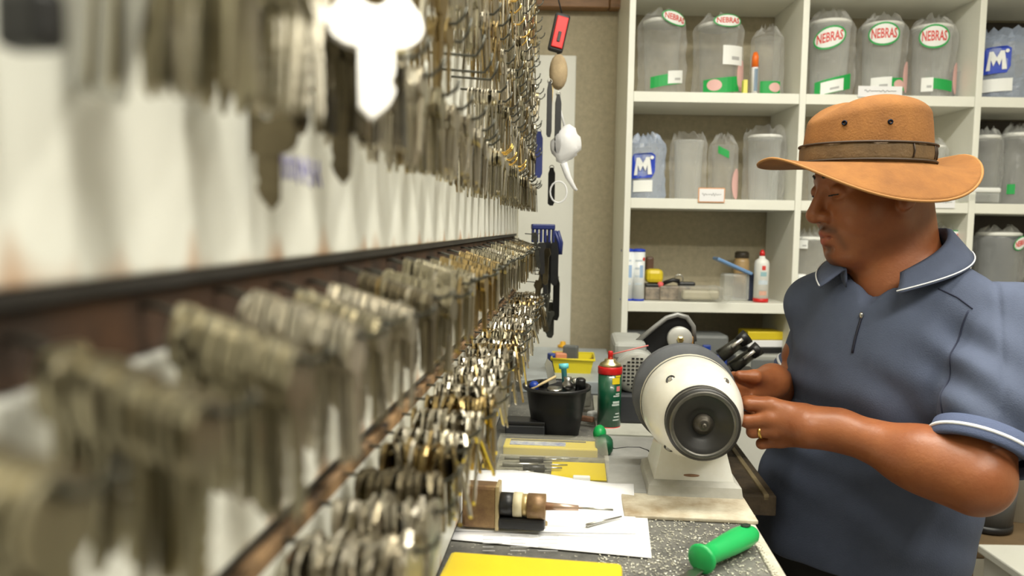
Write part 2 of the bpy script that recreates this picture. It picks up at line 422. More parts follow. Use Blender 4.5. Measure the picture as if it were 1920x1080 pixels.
for rn in [r[0] for r in ROWS]:
    V = []; Fs = []; mi_ = []; off = 0
    for m2 in range(4):
        for k2, tf in stuffV.get((rn, m2), []):
            v = KV[k2] @ tf[:3, :3].T + tf[:3, 3]; V.append(v)
            Fs += [tuple(i+off for i in f) for f in KFACES[k2]]; mi_ += [m2]*len(KFACES[k2]); off += len(v)
    V = np.concatenate(V)
    me = bpy.data.meshes.new('hung_keys'); me.from_pydata(V.tolist(), [], Fs)
    for M in KMATS: me.materials.append(M)
    me.polygons.foreach_set('material_index', mi_)
    tag(link('hung_keys', me), 'mass of small keys filling the far hooks of the %s' % rn, 'keys', kind='stuff')
print('solo keys', nsolo, 'stuff keys', sum(len(l) for l in stuffV.values()))

# ---- single large things hanging close to the lens on the upper board
def big_key(s, e, h, scale, kind, M, yaw, swing, label, head=None, lean=0.0):
    t = thing('large_key', W(s, e, h), label, 'key', -WA+yaw)
    hb = MB(); n = 22; hr = 0.0045*scale; T = 0.0026*scale
    rx, rz = (0.0135*scale, 0.0120*scale); cz = -0.006*scale
    vs = []; fs = []
    for x in (-T/2, T/2):
        vs += [(x, rx*(1+0.10*math.cos(3*a+math.pi/2))*math.cos(a), cz+rz*(1+0.10*math.cos(3*a+math.pi/2))*math.sin(a)) for a in np.linspace(0, 2*math.pi, n, endpoint=False)]
        vs += [(x, hr*math.cos(a), 0.002*scale+hr*math.sin(a)) for a in np.linspace(0, 2*math.pi, n, endpoint=False)]
    for i in range(n):
        j = (i+1) % n; fs += [(i, n+i, n+j, j), (2*n+i, 2*n+j, 3*n+j, 3*n+i), (i, j, 2*n+j, 2*n+i), (n+i, 3*n+i, 3*n+j, n+j)]
    Rx = Matrix.Rotation(swing, 4, 'X'); hb.add(vs, fs, M=Rx)
    hb.build('bow', head or M, t)
    bl = MB(); Mx = Matrix(((0, 0, 1, 0), (1, 0, 0, 0), (0, 1, 0, 0), (0, 0, 0, 1)))
    w2 = 0.0052*scale; z0 = cz-0.009*scale; Lb = 0.021*scale
    prof = [(-w2, z0), (-w2, z0-Lb), (-w2*0.3, z0-Lb-0.004*scale), (w2*0.6, z0-Lb+0.001), (w2, z0-Lb*0.75), (w2*0.75, z0-Lb*0.6), (w2, z0-Lb*0.45), (w2, z0)]
    bl.prism(prof, -T*0.4, T*0.4, Rx @ Mx); bl.build('blade', M, t)
    if lean:
        for c_ in t.children: c_.rotation_euler = (0, lean, 0)
    hkb = MB().tube([(-e-0.004, 0, 0), (0.004, 0, 0), (0.010, 0, 0.012)], 0.0014, 6).build('hook', WIRE, bU); hkb.location = wl(bU, s, e, h+0.002*scale+hr*0.6)
    return t
big_key(0.385, 0.060, 0.108, 1.62, 0, BRIGHT, R(-72), 0.0, 'large shiny key blank facing the camera, hanging highest among the blurred keys', lean=R(-22))
big_key(0.43, 0.030, 0.068, 1.15, 0, TARN, R(70), 0.02, 'dark key with black bow dangling below the large shiny key', BLACK)
big_key(0.375, 0.010, 0.052, 1.15, 0, TARN, R(80), 0.0, 'long rusty brown key hanging flat on the board beside the violet writing')
# pale plastic tag swinging from the near hooks, and a black padlock at the frame corner
tg = thing('key_tag', W(0.235, 0.034, 0.092), 'pale plastic key tag tilted among the nearest blurred keys', 'key tag', -WA+R(75))
MB().box((0, 0.008, -0.028), (0.0025, 0.019, 0.062), 0.001).build('tag_plate', mat('tag_white', (0.75, 0.74, 0.68), 0.4), tg).rotation_euler = (R(18), 0, 0)
MB().tube([(0, 0.004*math.cos(a), 0.006*math.sin(a)+0.004) for a in np.linspace(0, 2*math.pi, 12, endpoint=False)], 0.0008, 5, True).build('ring', STEEL, tg)
pk = thing('padlock', W(0.20, 0.016, 0.052), 'black padlock hanging at the upper left corner closest to the camera', 'padlock', -WA+R(80))
MB().box((0, 0, 0), (0.010, 0.016, 0.016), 0.003).build('lock_body', BLACK, pk)
MB().tube([(0, -0.006, 0.006), (0, -0.006, 0.018), (0, -0.004, 0.023), (0, 0, 0.025), (0, 0.004, 0.023), (0, 0.006, 0.018), (0, 0.006, 0.006)], 0.0016, 8).build('shackle', DARKM, pk)

# ---- things hanging at the far end of the key wall
def endp(px, py, Y=2.06): return PY(px, py, Y)
p = endp(1048, 62)
fo = thing('key_fob', p, 'red key fob with black rim hanging at the far end of the key wall', 'key fob', R(10))
x_ = MB().box((0, 0, 0), (0.040, 0.016, 0.100), 0.006).build('fob_case', BLACK, fo); x_.rotation_euler = (0, R(12), 0)
x_ = MB().box((0.0, -0.010, 0.0), (0.030, 0.006, 0.080), 0.002).build('fob_face', RED, fo); x_.rotation_euler = (0, R(12), 0)
x_ = MB().box((0.0, -0.014, -0.012), (0.008, 0.003, 0.026), 0.001).build('fob_button', BLACK, fo); x_.rotation_euler = (0, R(12), 0)
MB().tube([(0.008, 0, 0.045), (-0.005, 0, 0.09), (0.012, 0, 0.15)], 0.002, 6).build('cord', BLACK, fo)
p = endp(1047, 135)
cl = thing('leather_pouch', p, 'small beige suede pouch hanging under the red key fob', 'pouch')
TANC = mat('beige_suede', (0.45, 0.34, 0.20), 0.9, var=0.4, vscale=30, bump=0.3)
MB().ball((0, 0, 0), (0.024, 0.018, 0.046)).build('pouch_body', TANC, cl)
MB().tube([(0, 0, 0.04), (-0.006, 0, 0.07)], 0.004, 6).build('cord', BLACK, cl)
MB().tube([(-0.014, 0, -0.03), (-0.022, 0, -0.14)], 0.0035, 6).build('wooden_stick', mat('stick_wood', (0.55, 0.42, 0.2), 0.6), cl)
p = endp(1058, 262)
bg = thing('plastic_bag', p, 'crumpled white plastic bag tied at the far end of the key wall', 'plastic bag')
WBAG = film('white_bag_film', (0.9, 0.9, 0.92), 0.62, 0.25, 0.5, 40)
mb = MB(); mb.ball((0.004, 0, -0.012), (0.036, 0.026, 0.048), n=18, k=14)
mb.v = [(x*(1+0.16*math.sin(40*z+9*x*60)), y*(1+0.2*math.cos(60*x+50*z)), z+0.006*math.sin(90*x)) for x, y, z in mb.v]
mb.build('bag_body', WBAG, bg)
MB().tube([(0.0, 0, -0.06), (0.012, 0, -0.095), (0.03, 0, -0.125), (0.036, 0.0, -0.130)], [0.010, 0.008, 0.005, 0.003], 7).build('bag_tail', WBAG, bg)
MB().tube([(-0.012+0.022*math.cos(a), 0.004, -0.135+0.028*math.sin(a)) for a in np.linspace(0, 2*math.pi, 16, endpoint=False)], 0.0022, 6, True).build('bag_handle', WBAG, bg)
MB().tube([(0, 0, 0.035), (-0.012, 0, 0.075), (-0.02, 0, 0.10)], 0.003, 6).build('tie', WBAG, bg)
NAVY = mat('navy_plastic', (0.015, 0.025, 0.13), 0.4)
p = endp(1018, 440, 2.0)
cb = thing('key_sleeve_rack', p, 'navy blue rack of plastic key caps at the far end of the key wall', 'key caps', R(8))
MB().box((0, 0, 0.02), (0.060, 0.02, 0.014), 0.003).build('rack_bar', NAVY, cb)
for i in range(6): MB().box((-0.026+i*0.0105, 0, -0.002), (0.006, 0.014, 0.036), 0.002).build('key_cap', NAVY, cb)
for i in range(2): MB().tube([(0.03+0.008*i, 0, 0.01), (0.042+0.006*i, 0, -0.02), (0.046, 0, -0.05)], 0.005, 6).build('strap', NAVY, cb)
OLIVE = mat('dark_tool_metal', (0.10, 0.10, 0.085), 0.4, 0.7, var=0.5, vscale=40)
hang = [(1030, 205, 0.013, 0.14, 'black'), (1046, 232, 0.016, 0.15, 'black'), (1010, 290, 0.02, 0.12, 'navy'), (1034, 350, 0.018, 0.10, 'dark'), (1040, 490, 0.02, 0.13, 'dark'), (1026, 500, 0.022, 0.17, 'black'), (1043, 560, 0.018, 0.12, 'dark'), (1032, 600, 0.02, 0.10, 'olive')]
HL = ['black plastic strap hanging left of the suede pouch', 'broad black cable tie hanging above the white plastic bag', 'navy blue flat tool hanging left of the white plastic bag', 'dark flat metal tool hanging just below the white plastic bag', 'dark steel tool hanging right below the navy key caps', 'long black strap hanging under the navy key caps', 'dark steel blade dangling lower at the far wall end', 'lowest dark metal blade hanging at the far wall end']
for i, ((px, py, w_, l_, c_), lb) in enumerate(zip(hang, HL)):
    M = {'black': BLACK, 'navy': NAVY, 'dark': DARKM, 'olive': OLIVE}[c_]
    t = thing('hanging_tool', endp(px, py, 2.03+0.02*i), lb, 'tool', random.uniform(-0.5, 0.5))
    x_ = MB().prism([(-w_/2, -l_*0.45), (-w_*0.2, -l_*0.5), (w_*0.25, -l_*0.5), (w_/2, -l_*0.4), (w_/2, l_*0.35), (w_*0.2, l_*0.5), (-w_*0.2, l_*0.5), (-w_/2, l_*0.35)], -0.002, 0.002, Matrix.Rotation(R(90), 4, 'X')).build('tool_body', M, t)
    MB().tube([(0.006*math.cos(a), 0, l_*0.5+0.006*math.sin(a)) for a in np.linspace(0, 2*math.pi, 10, endpoint=False)], 0.0012, 5, True).build('ring', STEEL, t)

for i in range(10):
    px, py = 1006+random.uniform(0, 36), 470+i*15; l_ = random.uniform(0.06, 0.11); w_ = random.uniform(0.008, 0.016)
    t = thing('hanging_blank', endp(px, py, 1.93+0.015*i), 'dark uncut blade in the tangle hanging low at the far wall end', 'key blank', random.uniform(-0.9, 0.9), 'dark blades at the far wall end')
    MB().prism([(-w_/2, -l_*0.45), (0, -l_*0.5), (w_/2, -l_*0.45), (w_/2, l_*0.25), (w_*0.9, l_*0.35), (w_*0.6, l_*0.5), (-w_*0.6, l_*0.5), (-w_*0.9, l_*0.35), (-w_/2, l_*0.25)], -0.0012, 0.0012, Matrix.Rotation(random.uniform(-0.25, 0.25), 4, 'Y') @ Matrix.Rotation(R(90), 4, 'X')).build('blank_body', random.choice([OLIVE, DARKM, TARN, BLACK]), t)
    MB().tube([(-0.03, 0.0, l_*0.46), (0.0, 0, l_*0.44), (0.006, 0, l_*0.47)], 0.0012, 5).build('wire', WIRE, t)
# ------------------------------------------------------------------ workbench
def bench_mat():
    M = mat('bench_laminate', (0.12, 0.12, 0.115), 0.55); nt = M.node_tree; b = nt.nodes['Principled BSDF']
    tc = nt.nodes.new('ShaderNodeTexCoord')
    n1 = nt.nodes.new('ShaderNodeTexNoise'); n1.inputs['Scale'].default_value = 9; n1.inputs['Detail'].default_value = 8; n1.inputs['Roughness'].default_value = 0.75
    n2 = nt.nodes.new('ShaderNodeTexNoise'); n2.inputs['Scale'].default_value = 150; n2.inputs['Detail'].default_value = 3
    for n in (n1, n2): nt.links.new(tc.outputs['Object'], n.inputs['Vector'])
    r1 = nt.nodes.new('ShaderNodeValToRGB'); r1.color_ramp.elements[0].color = (0.06, 0.06, 0.058, 1); r1.color_ramp.elements[1].color = (0.22, 0.215, 0.19, 1); r1.color_ramp.elements[0].position = 0.35; r1.color_ramp.elements[1].position = 0.7
    r2 = nt.nodes.new('ShaderNodeValToRGB'); r2.color_ramp.elements[0].position = 0.66; r2.color_ramp.elements[1].position = 0.72
    nt.links.new(n1.outputs['Fac'], r1.inputs[0]); nt.links.new(n2.outputs['Fac'], r2.inputs[0])
    mx = nt.nodes.new('ShaderNodeMixRGB'); mx.inputs[2].default_value = (0.5, 0.48, 0.40, 1)
    nt.links.new(r2.outputs[0], mx.inputs[0]); nt.links.new(r1.outputs[0], mx.inputs[1]); nt.links.new(mx.outputs[0], b.inputs['Base Color'])
    return M
BE = 0.447
bn = thing('workbench', W(1.40, 0.21, -0.45-ZB), 'long narrow workbench with grey scratched top under the key wall', 'workbench', -WA)
def bl(s, e, z): return (e-0.21, s-1.40, z)       # bench frame, z from the floor
MB().box(bl(1.26, 0.208, ZB-0.015), (0.436, 2.34, 0.030), 0.002).build('bench_top', bench_mat(), bn)
MB().box(bl(2.565, 0.135, ZB-0.015), (0.290, 0.265, 0.030), 0.002).build('bench_end', bench_mat(), bn)
MB().box(bl(1.26, BE-0.0105, ZB-0.0148), (0.018, 2.34, 0.0306), 0.003).build('edge_strip', mat('worn_white_edge', (0.72, 0.68, 0.56), 0.5, var=0.45, vscale=35), bn)
MB().box(bl(1.26, 0.36, ZB-0.075), (0.03, 2.28, 0.09), 0.002).build('apron', BLACK, bn)
for s in (0.25, 1.25, 2.35):
    for e in (0.03, 0.375):
        MB().box(bl(s, e, (ZB-0.031)/2), (0.045, 0.045, ZB-0.031), 0.003).build('leg', mat('bench_leg_dark', (0.03, 0.025, 0.02), 0.6), bn)
# pale raised boards on the bench
def slab(name, s0, s1, e0, e1, z0, z1, M, label, cat='board', bev=0.002):
    o = MB().box((0, 0, (z1-z0)/2), (e1-e0, s1-s0, z1-z0), bev).build(name, M, loc=W((s0+s1)/2, (e0+e1)/2, z0-1.5), rz=-WA)
    return tag(o, label, cat)
CREAMW = mat('stained_cream_board', (0.66, 0.62, 0.50), 0.5, var=0.75, vscale=15, col2=(0.27, 0.19, 0.10))
slab('cream_board', 1.195, 1.300, 0.245, 0.449, ZB+0.0005, ZB+0.007, CREAMW, 'stained cream strip lying before the foot of the white grinding motor')
slab('grey_board', 1.303, 1.66, 0.225, 0.449, ZB+0.0005, ZB+0.007, mat('pale_grey_board', (0.46, 0.46, 0.44), 0.5, var=0.3, vscale=14), 'pale grey board lying under the white grinding motor')
slab('white_board', 1.665, 2.05, 0.215, 0.44, ZB+0.0005, ZB+0.010, mat('offwhite_board', (0.66, 0.66, 0.58), 0.5, var=0.25, vscale=9), 'off-white board lying under the key cutting machine')
slab('metal_sheet', 2.10, 2.69, 0.02, 0.275, ZB+0.0005, ZB+0.035, mat('blue_grey_sheet', (0.50, 0.55, 0.58), 0.35, var=0.35, vscale=10), 'pale blue-grey slab at the far end of the workbench')

# metal shavings scattered on the bench: too many to count
mb = MB()
for i in range(1900):
    s = random.betavariate(1.6, 1.5)*0.36+0.86; e = random.uniform(0.20, 0.435)
    q = W(s, e, ZB+0.0012-1.5); a = random.uniform(0, 6.28); l = random.uniform(0.0004, 0.0018); k_ = random.uniform(0.0003, 0.0012)
    ca, sa = math.cos(a), math.sin(a)
    P_ = [(q[0]+ca*l-sa*k_, q[1]+sa*l+ca*k_, q[2]), (q[0]-ca*l-sa*k_, q[1]-sa*l+ca*k_, q[2]-0.0006), (q[0]-ca*l+sa*k_, q[1]-sa*l-ca*k_, q[2]-0.0006), (q[0]+ca*l+sa*k_, q[1]+sa*l-ca*k_, q[2])]
    top = [(x, y, z+0.0006) for x, y, z in P_]
    mb.add(P_+top, [(3, 2, 1, 0), (4, 5, 6, 7), (0, 1, 5, 4), (1, 2, 6, 5), (2, 3, 7, 6), (3, 0, 4, 7)])
tag(mb.build('metal_shavings', mat('shaving_white', (0.75, 0.73, 0.62), 0.35, 0.3)), 'pale metal shavings scattered over the grey bench top', 'shavings', kind='stuff')

# ------------------------------------------------------------------ white grinding motor
gs, ge = SE(PY(1300, 745, 1.36)); GZ = 1.197
ENAM = mat('white_enamel', (0.82, 0.82, 0.78), 0.28, var=0.30, vscale=7, col2=(0.68, 0.64, 0.53), coat=0.3)
GUARD = mat('wheel_grey', (0.10, 0.105, 0.115), 0.65, var=0.25, vscale=25)
RUBB = mat('pulley_black', (0.022, 0.020, 0.018), 0.38, var=0.4, vscale=18)
g0 = W(1.375, 0.0, 0); 
ax = PY(1322, 797, 1.235); bx_ = PY(1274, 730, 1.455)
ge = (SE(ax)[1]+SE(bx_)[1])/2
GZ = (ax[2]+bx_[2])/2
print('grinder e', SE(ax), SE(bx_), 'z', ax[2], bx_[2])
gr = thing('bench_grinder', W(1.36, ge, ZB+0.007-1.5), 'white enamelled grinding motor with a black pulley facing the camera', 'bench grinder', -WA)
zc = GZ-ZB-0.007
Ay = Matrix.Translation((0, 0, zc)) @ Matrix.Rotation(R(90), 4, 'X')   # lathe z -> -y (towards the camera)
# body: barrel with domed end bell
body = [(0.060, -0.080), (0.078, -0.070), (0.083, -0.045), (0.085, -0.005), (0.083, 0.020), (0.079, 0.045), (0.072, 0.068), (0.062, 0.086), (0.050, 0.096), (0.030, 0.100)]
MB().lathe(body, 48, Ay).build('motor_housing', ENAM, gr)
MB().lathe([(0.0855, -0.038), (0.0862, -0.036), (0.0862, -0.030), (0.0855, -0.028)], 48, Ay, cap=False).build('housing_seam', mat('seam_beige', (0.5, 0.47, 0.38), 0.5), gr)  # beige ring around the housing
MB().lathe([(0.030, -0.118), (0.093, -0.116), (0.095, -0.112), (0.095, -0.090), (0.093, -0.086), (0.05, -0.084)], 48, Ay).build('rear_wheel', GUARD, gr)
MB().lathe([(0.012, -0.15), (0.012, -0.07)], 16, Ay).build('shaft', STEEL, gr)
# front pulley with stepped rings
pul = MB().lathe([(0.040, 0.096), (0.056, 0.098), (0.0585, 0.102), (0.0585, 0.108), (0.0545, 0.111), (0.0585, 0.114), (0.0585, 0.126), (0.056, 0.1295), (0.050, 0.1305), (0.046, 0.1285), (0.038, 0.1275), (0.036, 0.1255), (0.029, 0.1250), (0.026, 0.1215), (0.012, 0.1205)], 56, Ay).build('pulley', RUBB, gr)
MB().lathe([(0.0455, 0.1272), (0.0470, 0.1295), (0.0490, 0.1310), (0.0515, 0.1312), (0.0535, 0.1300)], 56, Ay, cap=False).build('worn_ring', mat('worn_steel_ring', (0.20, 0.19, 0.17), 0.4, 0.8, var=0.4, vscale=30), pul)
MB().lathe([(0.016, 0.1195), (0.0165, 0.1235), (0.012, 0.1250), (0.010, 0.130), (0.007, 0.131)], 20, Ay).build('hub_nut', mat('greasy_steel', (0.10, 0.09, 0.075), 0.45, 0.8), pul)
MB().lathe([(0.0042, 0.128), (0.0042, 0.136), (0.003, 0.1375)], 12, Ay).build('shaft_tip', mat('greasy_steel', (0.24, 0.22, 0.19)), pul)
# three bolts in recesses on the end bell
def onbell(ang, y):      # a point on the bell surface
    r = np.interp(y, [p[1] for p in body], [p[0] for p in body])
    return Vector((r*math.cos(ang), -y, zc+r*math.sin(ang)))
for k, (ang, hole) in enumerate(((R(128), True), (R(52), False), (R(232), True))):
    q = onbell(ang, 0.062); nrm = Vector((math.cos(ang)*0.80, -0.6, math.sin(ang)*0.80)).normalized()
    rq = nrm.to_track_quat('Z', 'Y').to_matrix().to_4x4(); MM = Matrix.Translation(q-nrm*0.001) @ rq
    b_ = MB().lathe([(0.0085, -0.004), (0.0085, 0.001), (0.0068, 0.0016), (0.0060, 0.0006), (0.0060, -0.003)], 18, MM).build('bolt_seat', ENAM if not hole else mat('bolt_dark', (0.03, 0.03, 0.03), 0.5), gr)
    MB().lathe([(0.0048, -0.003), (0.0050, 0.0022), (0.0040, 0.0032)], 6, MM, smooth=False).build('bolt_head', STEEL, b_)
# cast pedestal with a wide foot
def frust(b, t, z0, z1):
    return [(b[0], b[2], z0), (b[1], b[2], z0), (b[1], b[3], z0), (b[0], b[3], z0), (t[0], t[2], z1), (t[1], t[2], z1), (t[1], t[3], z1), (t[0], t[3], z1)]
FQ = [(3, 2, 1, 0), (4, 5, 6, 7), (0, 1, 5, 4), (1, 2, 6, 5), (2, 3, 7, 6), (3, 0, 4, 7)]
foot = mat('foot_grey', (0.52, 0.51, 0.46), 0.45, var=0.3, vscale=18)
MB().add(frust((-0.078, 0.078, -0.070, 0.085), (-0.076, 0.076, -0.066, 0.083), 0.0, 0.016), FQ).add(frust((-0.076, 0.076, -0.066, 0.083), (-0.066, 0.066, -0.052, 0.075), 0.016, 0.022), FQ).build('foot_plate', foot, gr)
MB().add(frust((-0.066, 0.066, -0.052, 0.075), (-0.050, 0.050, -0.030, 0.060), 0.0222, 0.088), FQ).build('pedestal', ENAM, gr)
MB().ball((-0.004, -0.049, 0.030), (0.014, 0.0025, 0.0025)).build('weld_stain', mat('rust_stain', (0.35, 0.20, 0.12), 0.6, var=0.5, vscale=50), gr)

# ------------------------------------------------------------------ spray can
q = PZ(1141, 806, ZB); s_, e_ = SE(q)
sp = thing('spray_can', q, 'dark green spray can with red shoulder ring and red straw nozzle', 'spray can', 0)
DG = mat('can_green', (0.006, 0.085, 0.04), 0.3, var=0.15, coat=0.3)
MB().lathe([(0.024, 0.0), (0.0258, 0.003), (0.0258, 0.012)], 28).build('bottom_band', RED, sp)
MB().lathe([(0.0260, 0.012), (0.0260, 0.128)], 28).build('can_body', DG, sp)
MB().lathe([(0.0265, 0.128), (0.0272, 0.130), (0.0272, 0.142), (0.0262, 0.144)], 28).build('shoulder_ring', RED, sp)
MB().lathe([(0.0255, 0.144), (0.022, 0.151), (0.013, 0.156), (0.0125, 0.160), (0.009, 0.161)], 24).build('dome', mat('brass_dome', (0.75, 0.66, 0.36), 0.3, 1.0), sp)
MB().lathe([(0.0055, 0.161), (0.0055, 0.176), (0.004, 0.178)], 14).build('nozzle', RED, sp)
MB().cyl((0.004, 0, 0.171), (0.085, 0.01, 0.190), 0.0016, n=6).build('straw', mat('straw_red', (0.75, 0.22, 0.2), 0.4), sp)
def wrap_text(txt, size, r, ang, z, M, name, parent):
    vs, fs = text_mesh(txt, size, 0.0003)
    out = [((r+w_)*math.cos(ang+x/r), (r+w_)*math.sin(ang+x/r), z+y) for x, y, w_ in vs]
    mb = MB(); mb.add(out, fs); return mb.build(name, M, parent)
def wrap_patch(r, a0, a1, z0, z1, M, name, parent, n=8, th=0.0004):
    vs = []; fs = []
    for i in range(n+1):
        a = a0+(a1-a0)*i/n
        for rr in (r, r+th):
            for z in (z0, z1): vs.append((rr*math.cos(a), rr*math.sin(a), z))
    for i in range(n):
        o = 4*i; p_ = o+4
        fs += [(o, p_, p_+1, o+1), (o+2, o+3, p_+3, p_+2), (o, o+2, p_+2, p_), (o+1, p_+1, p_+3, o+3)]
    fs += [(0, 1, 3, 2), (4*n, 4*n+2, 4*n+3, 4*n+1)]
    return MB().add(vs, fs).build(name, M, parent)
A0 = R(-78)
YP = mat('print_yellow', (0.85, 0.66, 0.02), 0.45); GP = mat('print_grey', (0.55, 0.62, 0.58), 0.45)
wrap_patch(0.0261, R(-85), R(-42), 0.108, 0.122, YP, 'yellow_panel', sp)
wrap_patch(0.0261, R(-68), R(-36), 0.123, 0.127, YP, 'yellow_line', sp)
wrap_patch(0.0261, R(-62), R(-40), 0.092, 0.103, mat('print_pink', (0.7, 0.2, 0.2), 0.5), 'red_mark', sp)
for k, (z0, z1, a0) in enumerate(((0.080, 0.083, -78), (0.0845, 0.0875, -66), (0.060, 0.064, -84), (0.0655, 0.070, -80), (0.041, 0.0435, -66), (0.034, 0.0365, -74), (0.027, 0.0295, -78))):
    wrap_patch(0.0261, R(a0), R(-42), z0, z1, GP, 'print_line', sp)
tag(sp, sp['label'], 'spray can')

# ------------------------------------------------------------------ black tub full of small parts
q = PZ(1042, 812, ZB)
tb = thing('parts_tub', q, 'black plastic tub heaped with dark key parts behind the tool case', 'tub', 0)
MB().lathe([(0.050, 0.0), (0.060, 0.060), (0.066, 0.098), (0.074, 0.100), (0.075, 0.106), (0.070, 0.107), (0.064, 0.100), (0.058, 0.060), (0.048, 0.006)], 36).build('tub_body', BLACK, tb)
q0 = Vector([float(c) for c in q])
def loose(name, dx, dy, dz, mbf, M, label, cat, rz=0, rx=0):
    o = mbf().build(name, M, loc=(q0.x+dx, q0.y+dy, q0.z+dz+0.014)); o.rotation_euler = (rx, 0, rz); return tag(o, label, cat)
MB_ = MB
MB().lathe([(0.010, 0.060), (0.0565, 0.061), (0.0625, 0.090), (0.04, 0.098), (0.0, 0.102)], 20).build('parts_bed', DARKM, tb)
bits = [('blue_screw_cap', -0.050, -0.01, 0.084, lambda: MB().lathe([(0.011, 0), (0.011, 0.012), (0.006, 0.018)], 12), BLUE, 'small blue cap at the left of the black tub', 'cap'),
        ('wooden_pick', -0.030, -0.012, 0.098, lambda: MB().cyl((-0.03, 0, -0.012), (0.03, 0, 0.014), 0.003, n=6), mat('pick_wood', (0.62, 0.48, 0.25), 0.6), 'thin wooden stick lying across the black tub', 'stick'),
        ('steel_knob', 0.022, -0.018, 0.088, lambda: MB().lathe([(0.009, 0), (0.012, 0.006), (0.012, 0.012), (0.007, 0.018), (0.009, 0.026)], 14), STEEL, 'shiny steel knob in the middle of the black tub', 'bobbin'),  # a turned steel knob
        ('cyan_cap_bottle', 0.020, 0.014, 0.075, lambda: MB().lathe([(0.006, 0), (0.006, 0.05), (0.011, 0.052), (0.011, 0.062)], 12), mat('cyan_cap', (0.15, 0.62, 0.68), 0.4), 'cyan cap standing up from the black tub', 'cap'),
        ('steel_washer', -0.006, -0.030, 0.086, lambda: MB().lathe([(0.006, 0), (0.016, 0), (0.016, 0.006), (0.006, 0.006)], 16), STEEL, 'flat steel washer at the front of the black tub', 'washer'),
        ('lock_cylinder', 0.050, -0.015, 0.084, lambda: MB().lathe([(0.011, 0), (0.011, 0.025), (0.008, 0.028)], 12), DARKM, 'dark lock cylinder at the right of the black tub', 'lock cylinder'),
        ('round_knob', -0.030, 0.020, 0.082, lambda: MB().ball((0, 0, 0.008), 0.012), DARKM, 'round dark knob at the back of the black tub', 'knob'),
        ('grey_socket', 0.044, 0.016, 0.082, lambda: MB().lathe([(0.010, 0), (0.012, 0.01), (0.012, 0.022), (0.006, 0.024)], 10), STEEL, 'small grey steel socket at the right back of the black tub', 'socket')]
for (nm, dx, dy, dz, fn, M, lb, ct) in bits: loose(nm, dx, dy, dz, fn, M, lb, ct, rz=random.uniform(0, 1), rx=random.uniform(-0.3, 0.3))
# long pale blade standing at the tub's back
o = MB().prism([(-0.009, 0), (0.009, 0), (0.008, 0.05), (0.0, 0.062), (-0.008, 0.05)], -0.001, 0.001, Matrix.Rotation(R(90), 4, 'X')).build('putty_blade', mat('bright_blade', (0.9, 0.88, 0.75), 0.25, 0.6), loc=(q0.x-0.006, q0.y+0.05, q0.z+0.100)); o.rotation_euler = (R(10), R(-16), R(12))
tag(o, 'short bright blade standing out of the back of the black tub', 'blade')
# clutter between tub and spray can
clut = [(1098, 772, 'grey_key_case', 'crumpled grey foil key case leaning between tub and spray can', 'key case', (0.022, 0.02, 0.05), mat('foil_grey', (0.5, 0.49, 0.42), 0.35, 0.5, var=0.4, vscale=40), 20),
        (1100, 800, 'rusty_clamp', 'small rusty clamp lying before the spray can', 'clamp', (0.034, 0.014, 0.012), mat('rusty_clamp', (0.28, 0.14, 0.08), 0.6, var=0.5, vscale=30), -30),
        (1112, 795, 'white_wedge', 'little white plastic wedge lying by the spray can', 'wedge', (0.026, 0.02, 0.018), WHITEP, 35),
        (1178, 792, 'blue_key_cap', 'blue plastic cap lying right of the spray can', 'cap', (0.016, 0.016, 0.02), BLUE, 10)]
for px, py, nm, lb, ct, d_, M, a_ in clut:
    qq = PZ(px, py, ZB)
    t = MB().box((0, 0, d_[2]/2+0.012), d_, min(d_)*0.25).build(nm, M, loc=qq, rz=R(a_)); tag(t, lb, ct)
# green cord reel end beside the tool case
qq = PZ(1135, 848, ZB)
gc = thing('green_cord_plug', qq, 'dark green plug with a thin black cable beside the tool case', 'plug', -WA)
MB().lathe([(0.012, 0), (0.017, 0.006), (0.018, 0.030), (0.012, 0.040)], 16, Matrix.Translation((-0.004, -0.05, 0.020)) @ Matrix.Rotation(R(-80), 4, 'X')).build('plug_body', mat('deep_green', (0.008, 0.11, 0.045), 0.45), gc)
cb_ = [(-0.004, 0.0, 0.012), (0.02, 0.005, 0.006), (0.045, 0.018, 0.006), (0.07, 0.02, 0.006), (0.085, 0.0, 0.006), (0.09, -0.03, 0.006)]
MB().tube(cb_, 0.0022, 6).build('cable', BLACK, gc)
MB().ball((-0.010, 0.06, 0.022), (0.014, 0.022, 0.018)).build('cord_grip', GREEN, gc)

# ------------------------------------------------------------------ tool case with clear lid
tc0, te0 = 1.345, 0.018
cs = thing('tool_case', W(1.345, 0.125, ZB-1.5), 'yellow tool case with a clear lid full of small tools', 'tool case', -WA)
CLEAR = film('clear_lid', (0.75, 0.73, 0.62), 0.04, 0.12, 0.05, 20, 0.14)
cw, cd = 0.205, 0.150
MB().box((0, cd/2, 0.004), (cw, cd, 0.006), 0.002).build('case_floor', mat('case_floor_grey', (0.30, 0.28, 0.20), 0.5, var=0.6, vscale=45, col2=(0.10, 0.10, 0.09)), cs)
MB().box((0.050, 0.055, 0.0085), (0.098, 0.10, 0.002), 0.0).build('yellow_insert', YELLOW, cs)
for (cx, cy, dx, dy) in ((0, 0.002, cw, 0.004), (0, cd-0.002, cw, 0.004), (-cw/2+0.002, cd/2, 0.004, cd-0.008), (cw/2-0.002, cd/2, 0.004, cd-0.008)):
    MB().box((cx, cy, 0.026), (dx, dy, 0.036), 0.0).build('clear_wall', CLEAR, cs)
MB().box((0, cd/2, 0.0465), (cw, cd, 0.003), 0.001).build('clear_lid', CLEAR, cs)
bk = MB().box((-0.005, cd+0.035, 0.011), (cw-0.02, 0.060, 0.020), 0.003).build('hinged_back', YELLOW, cs)
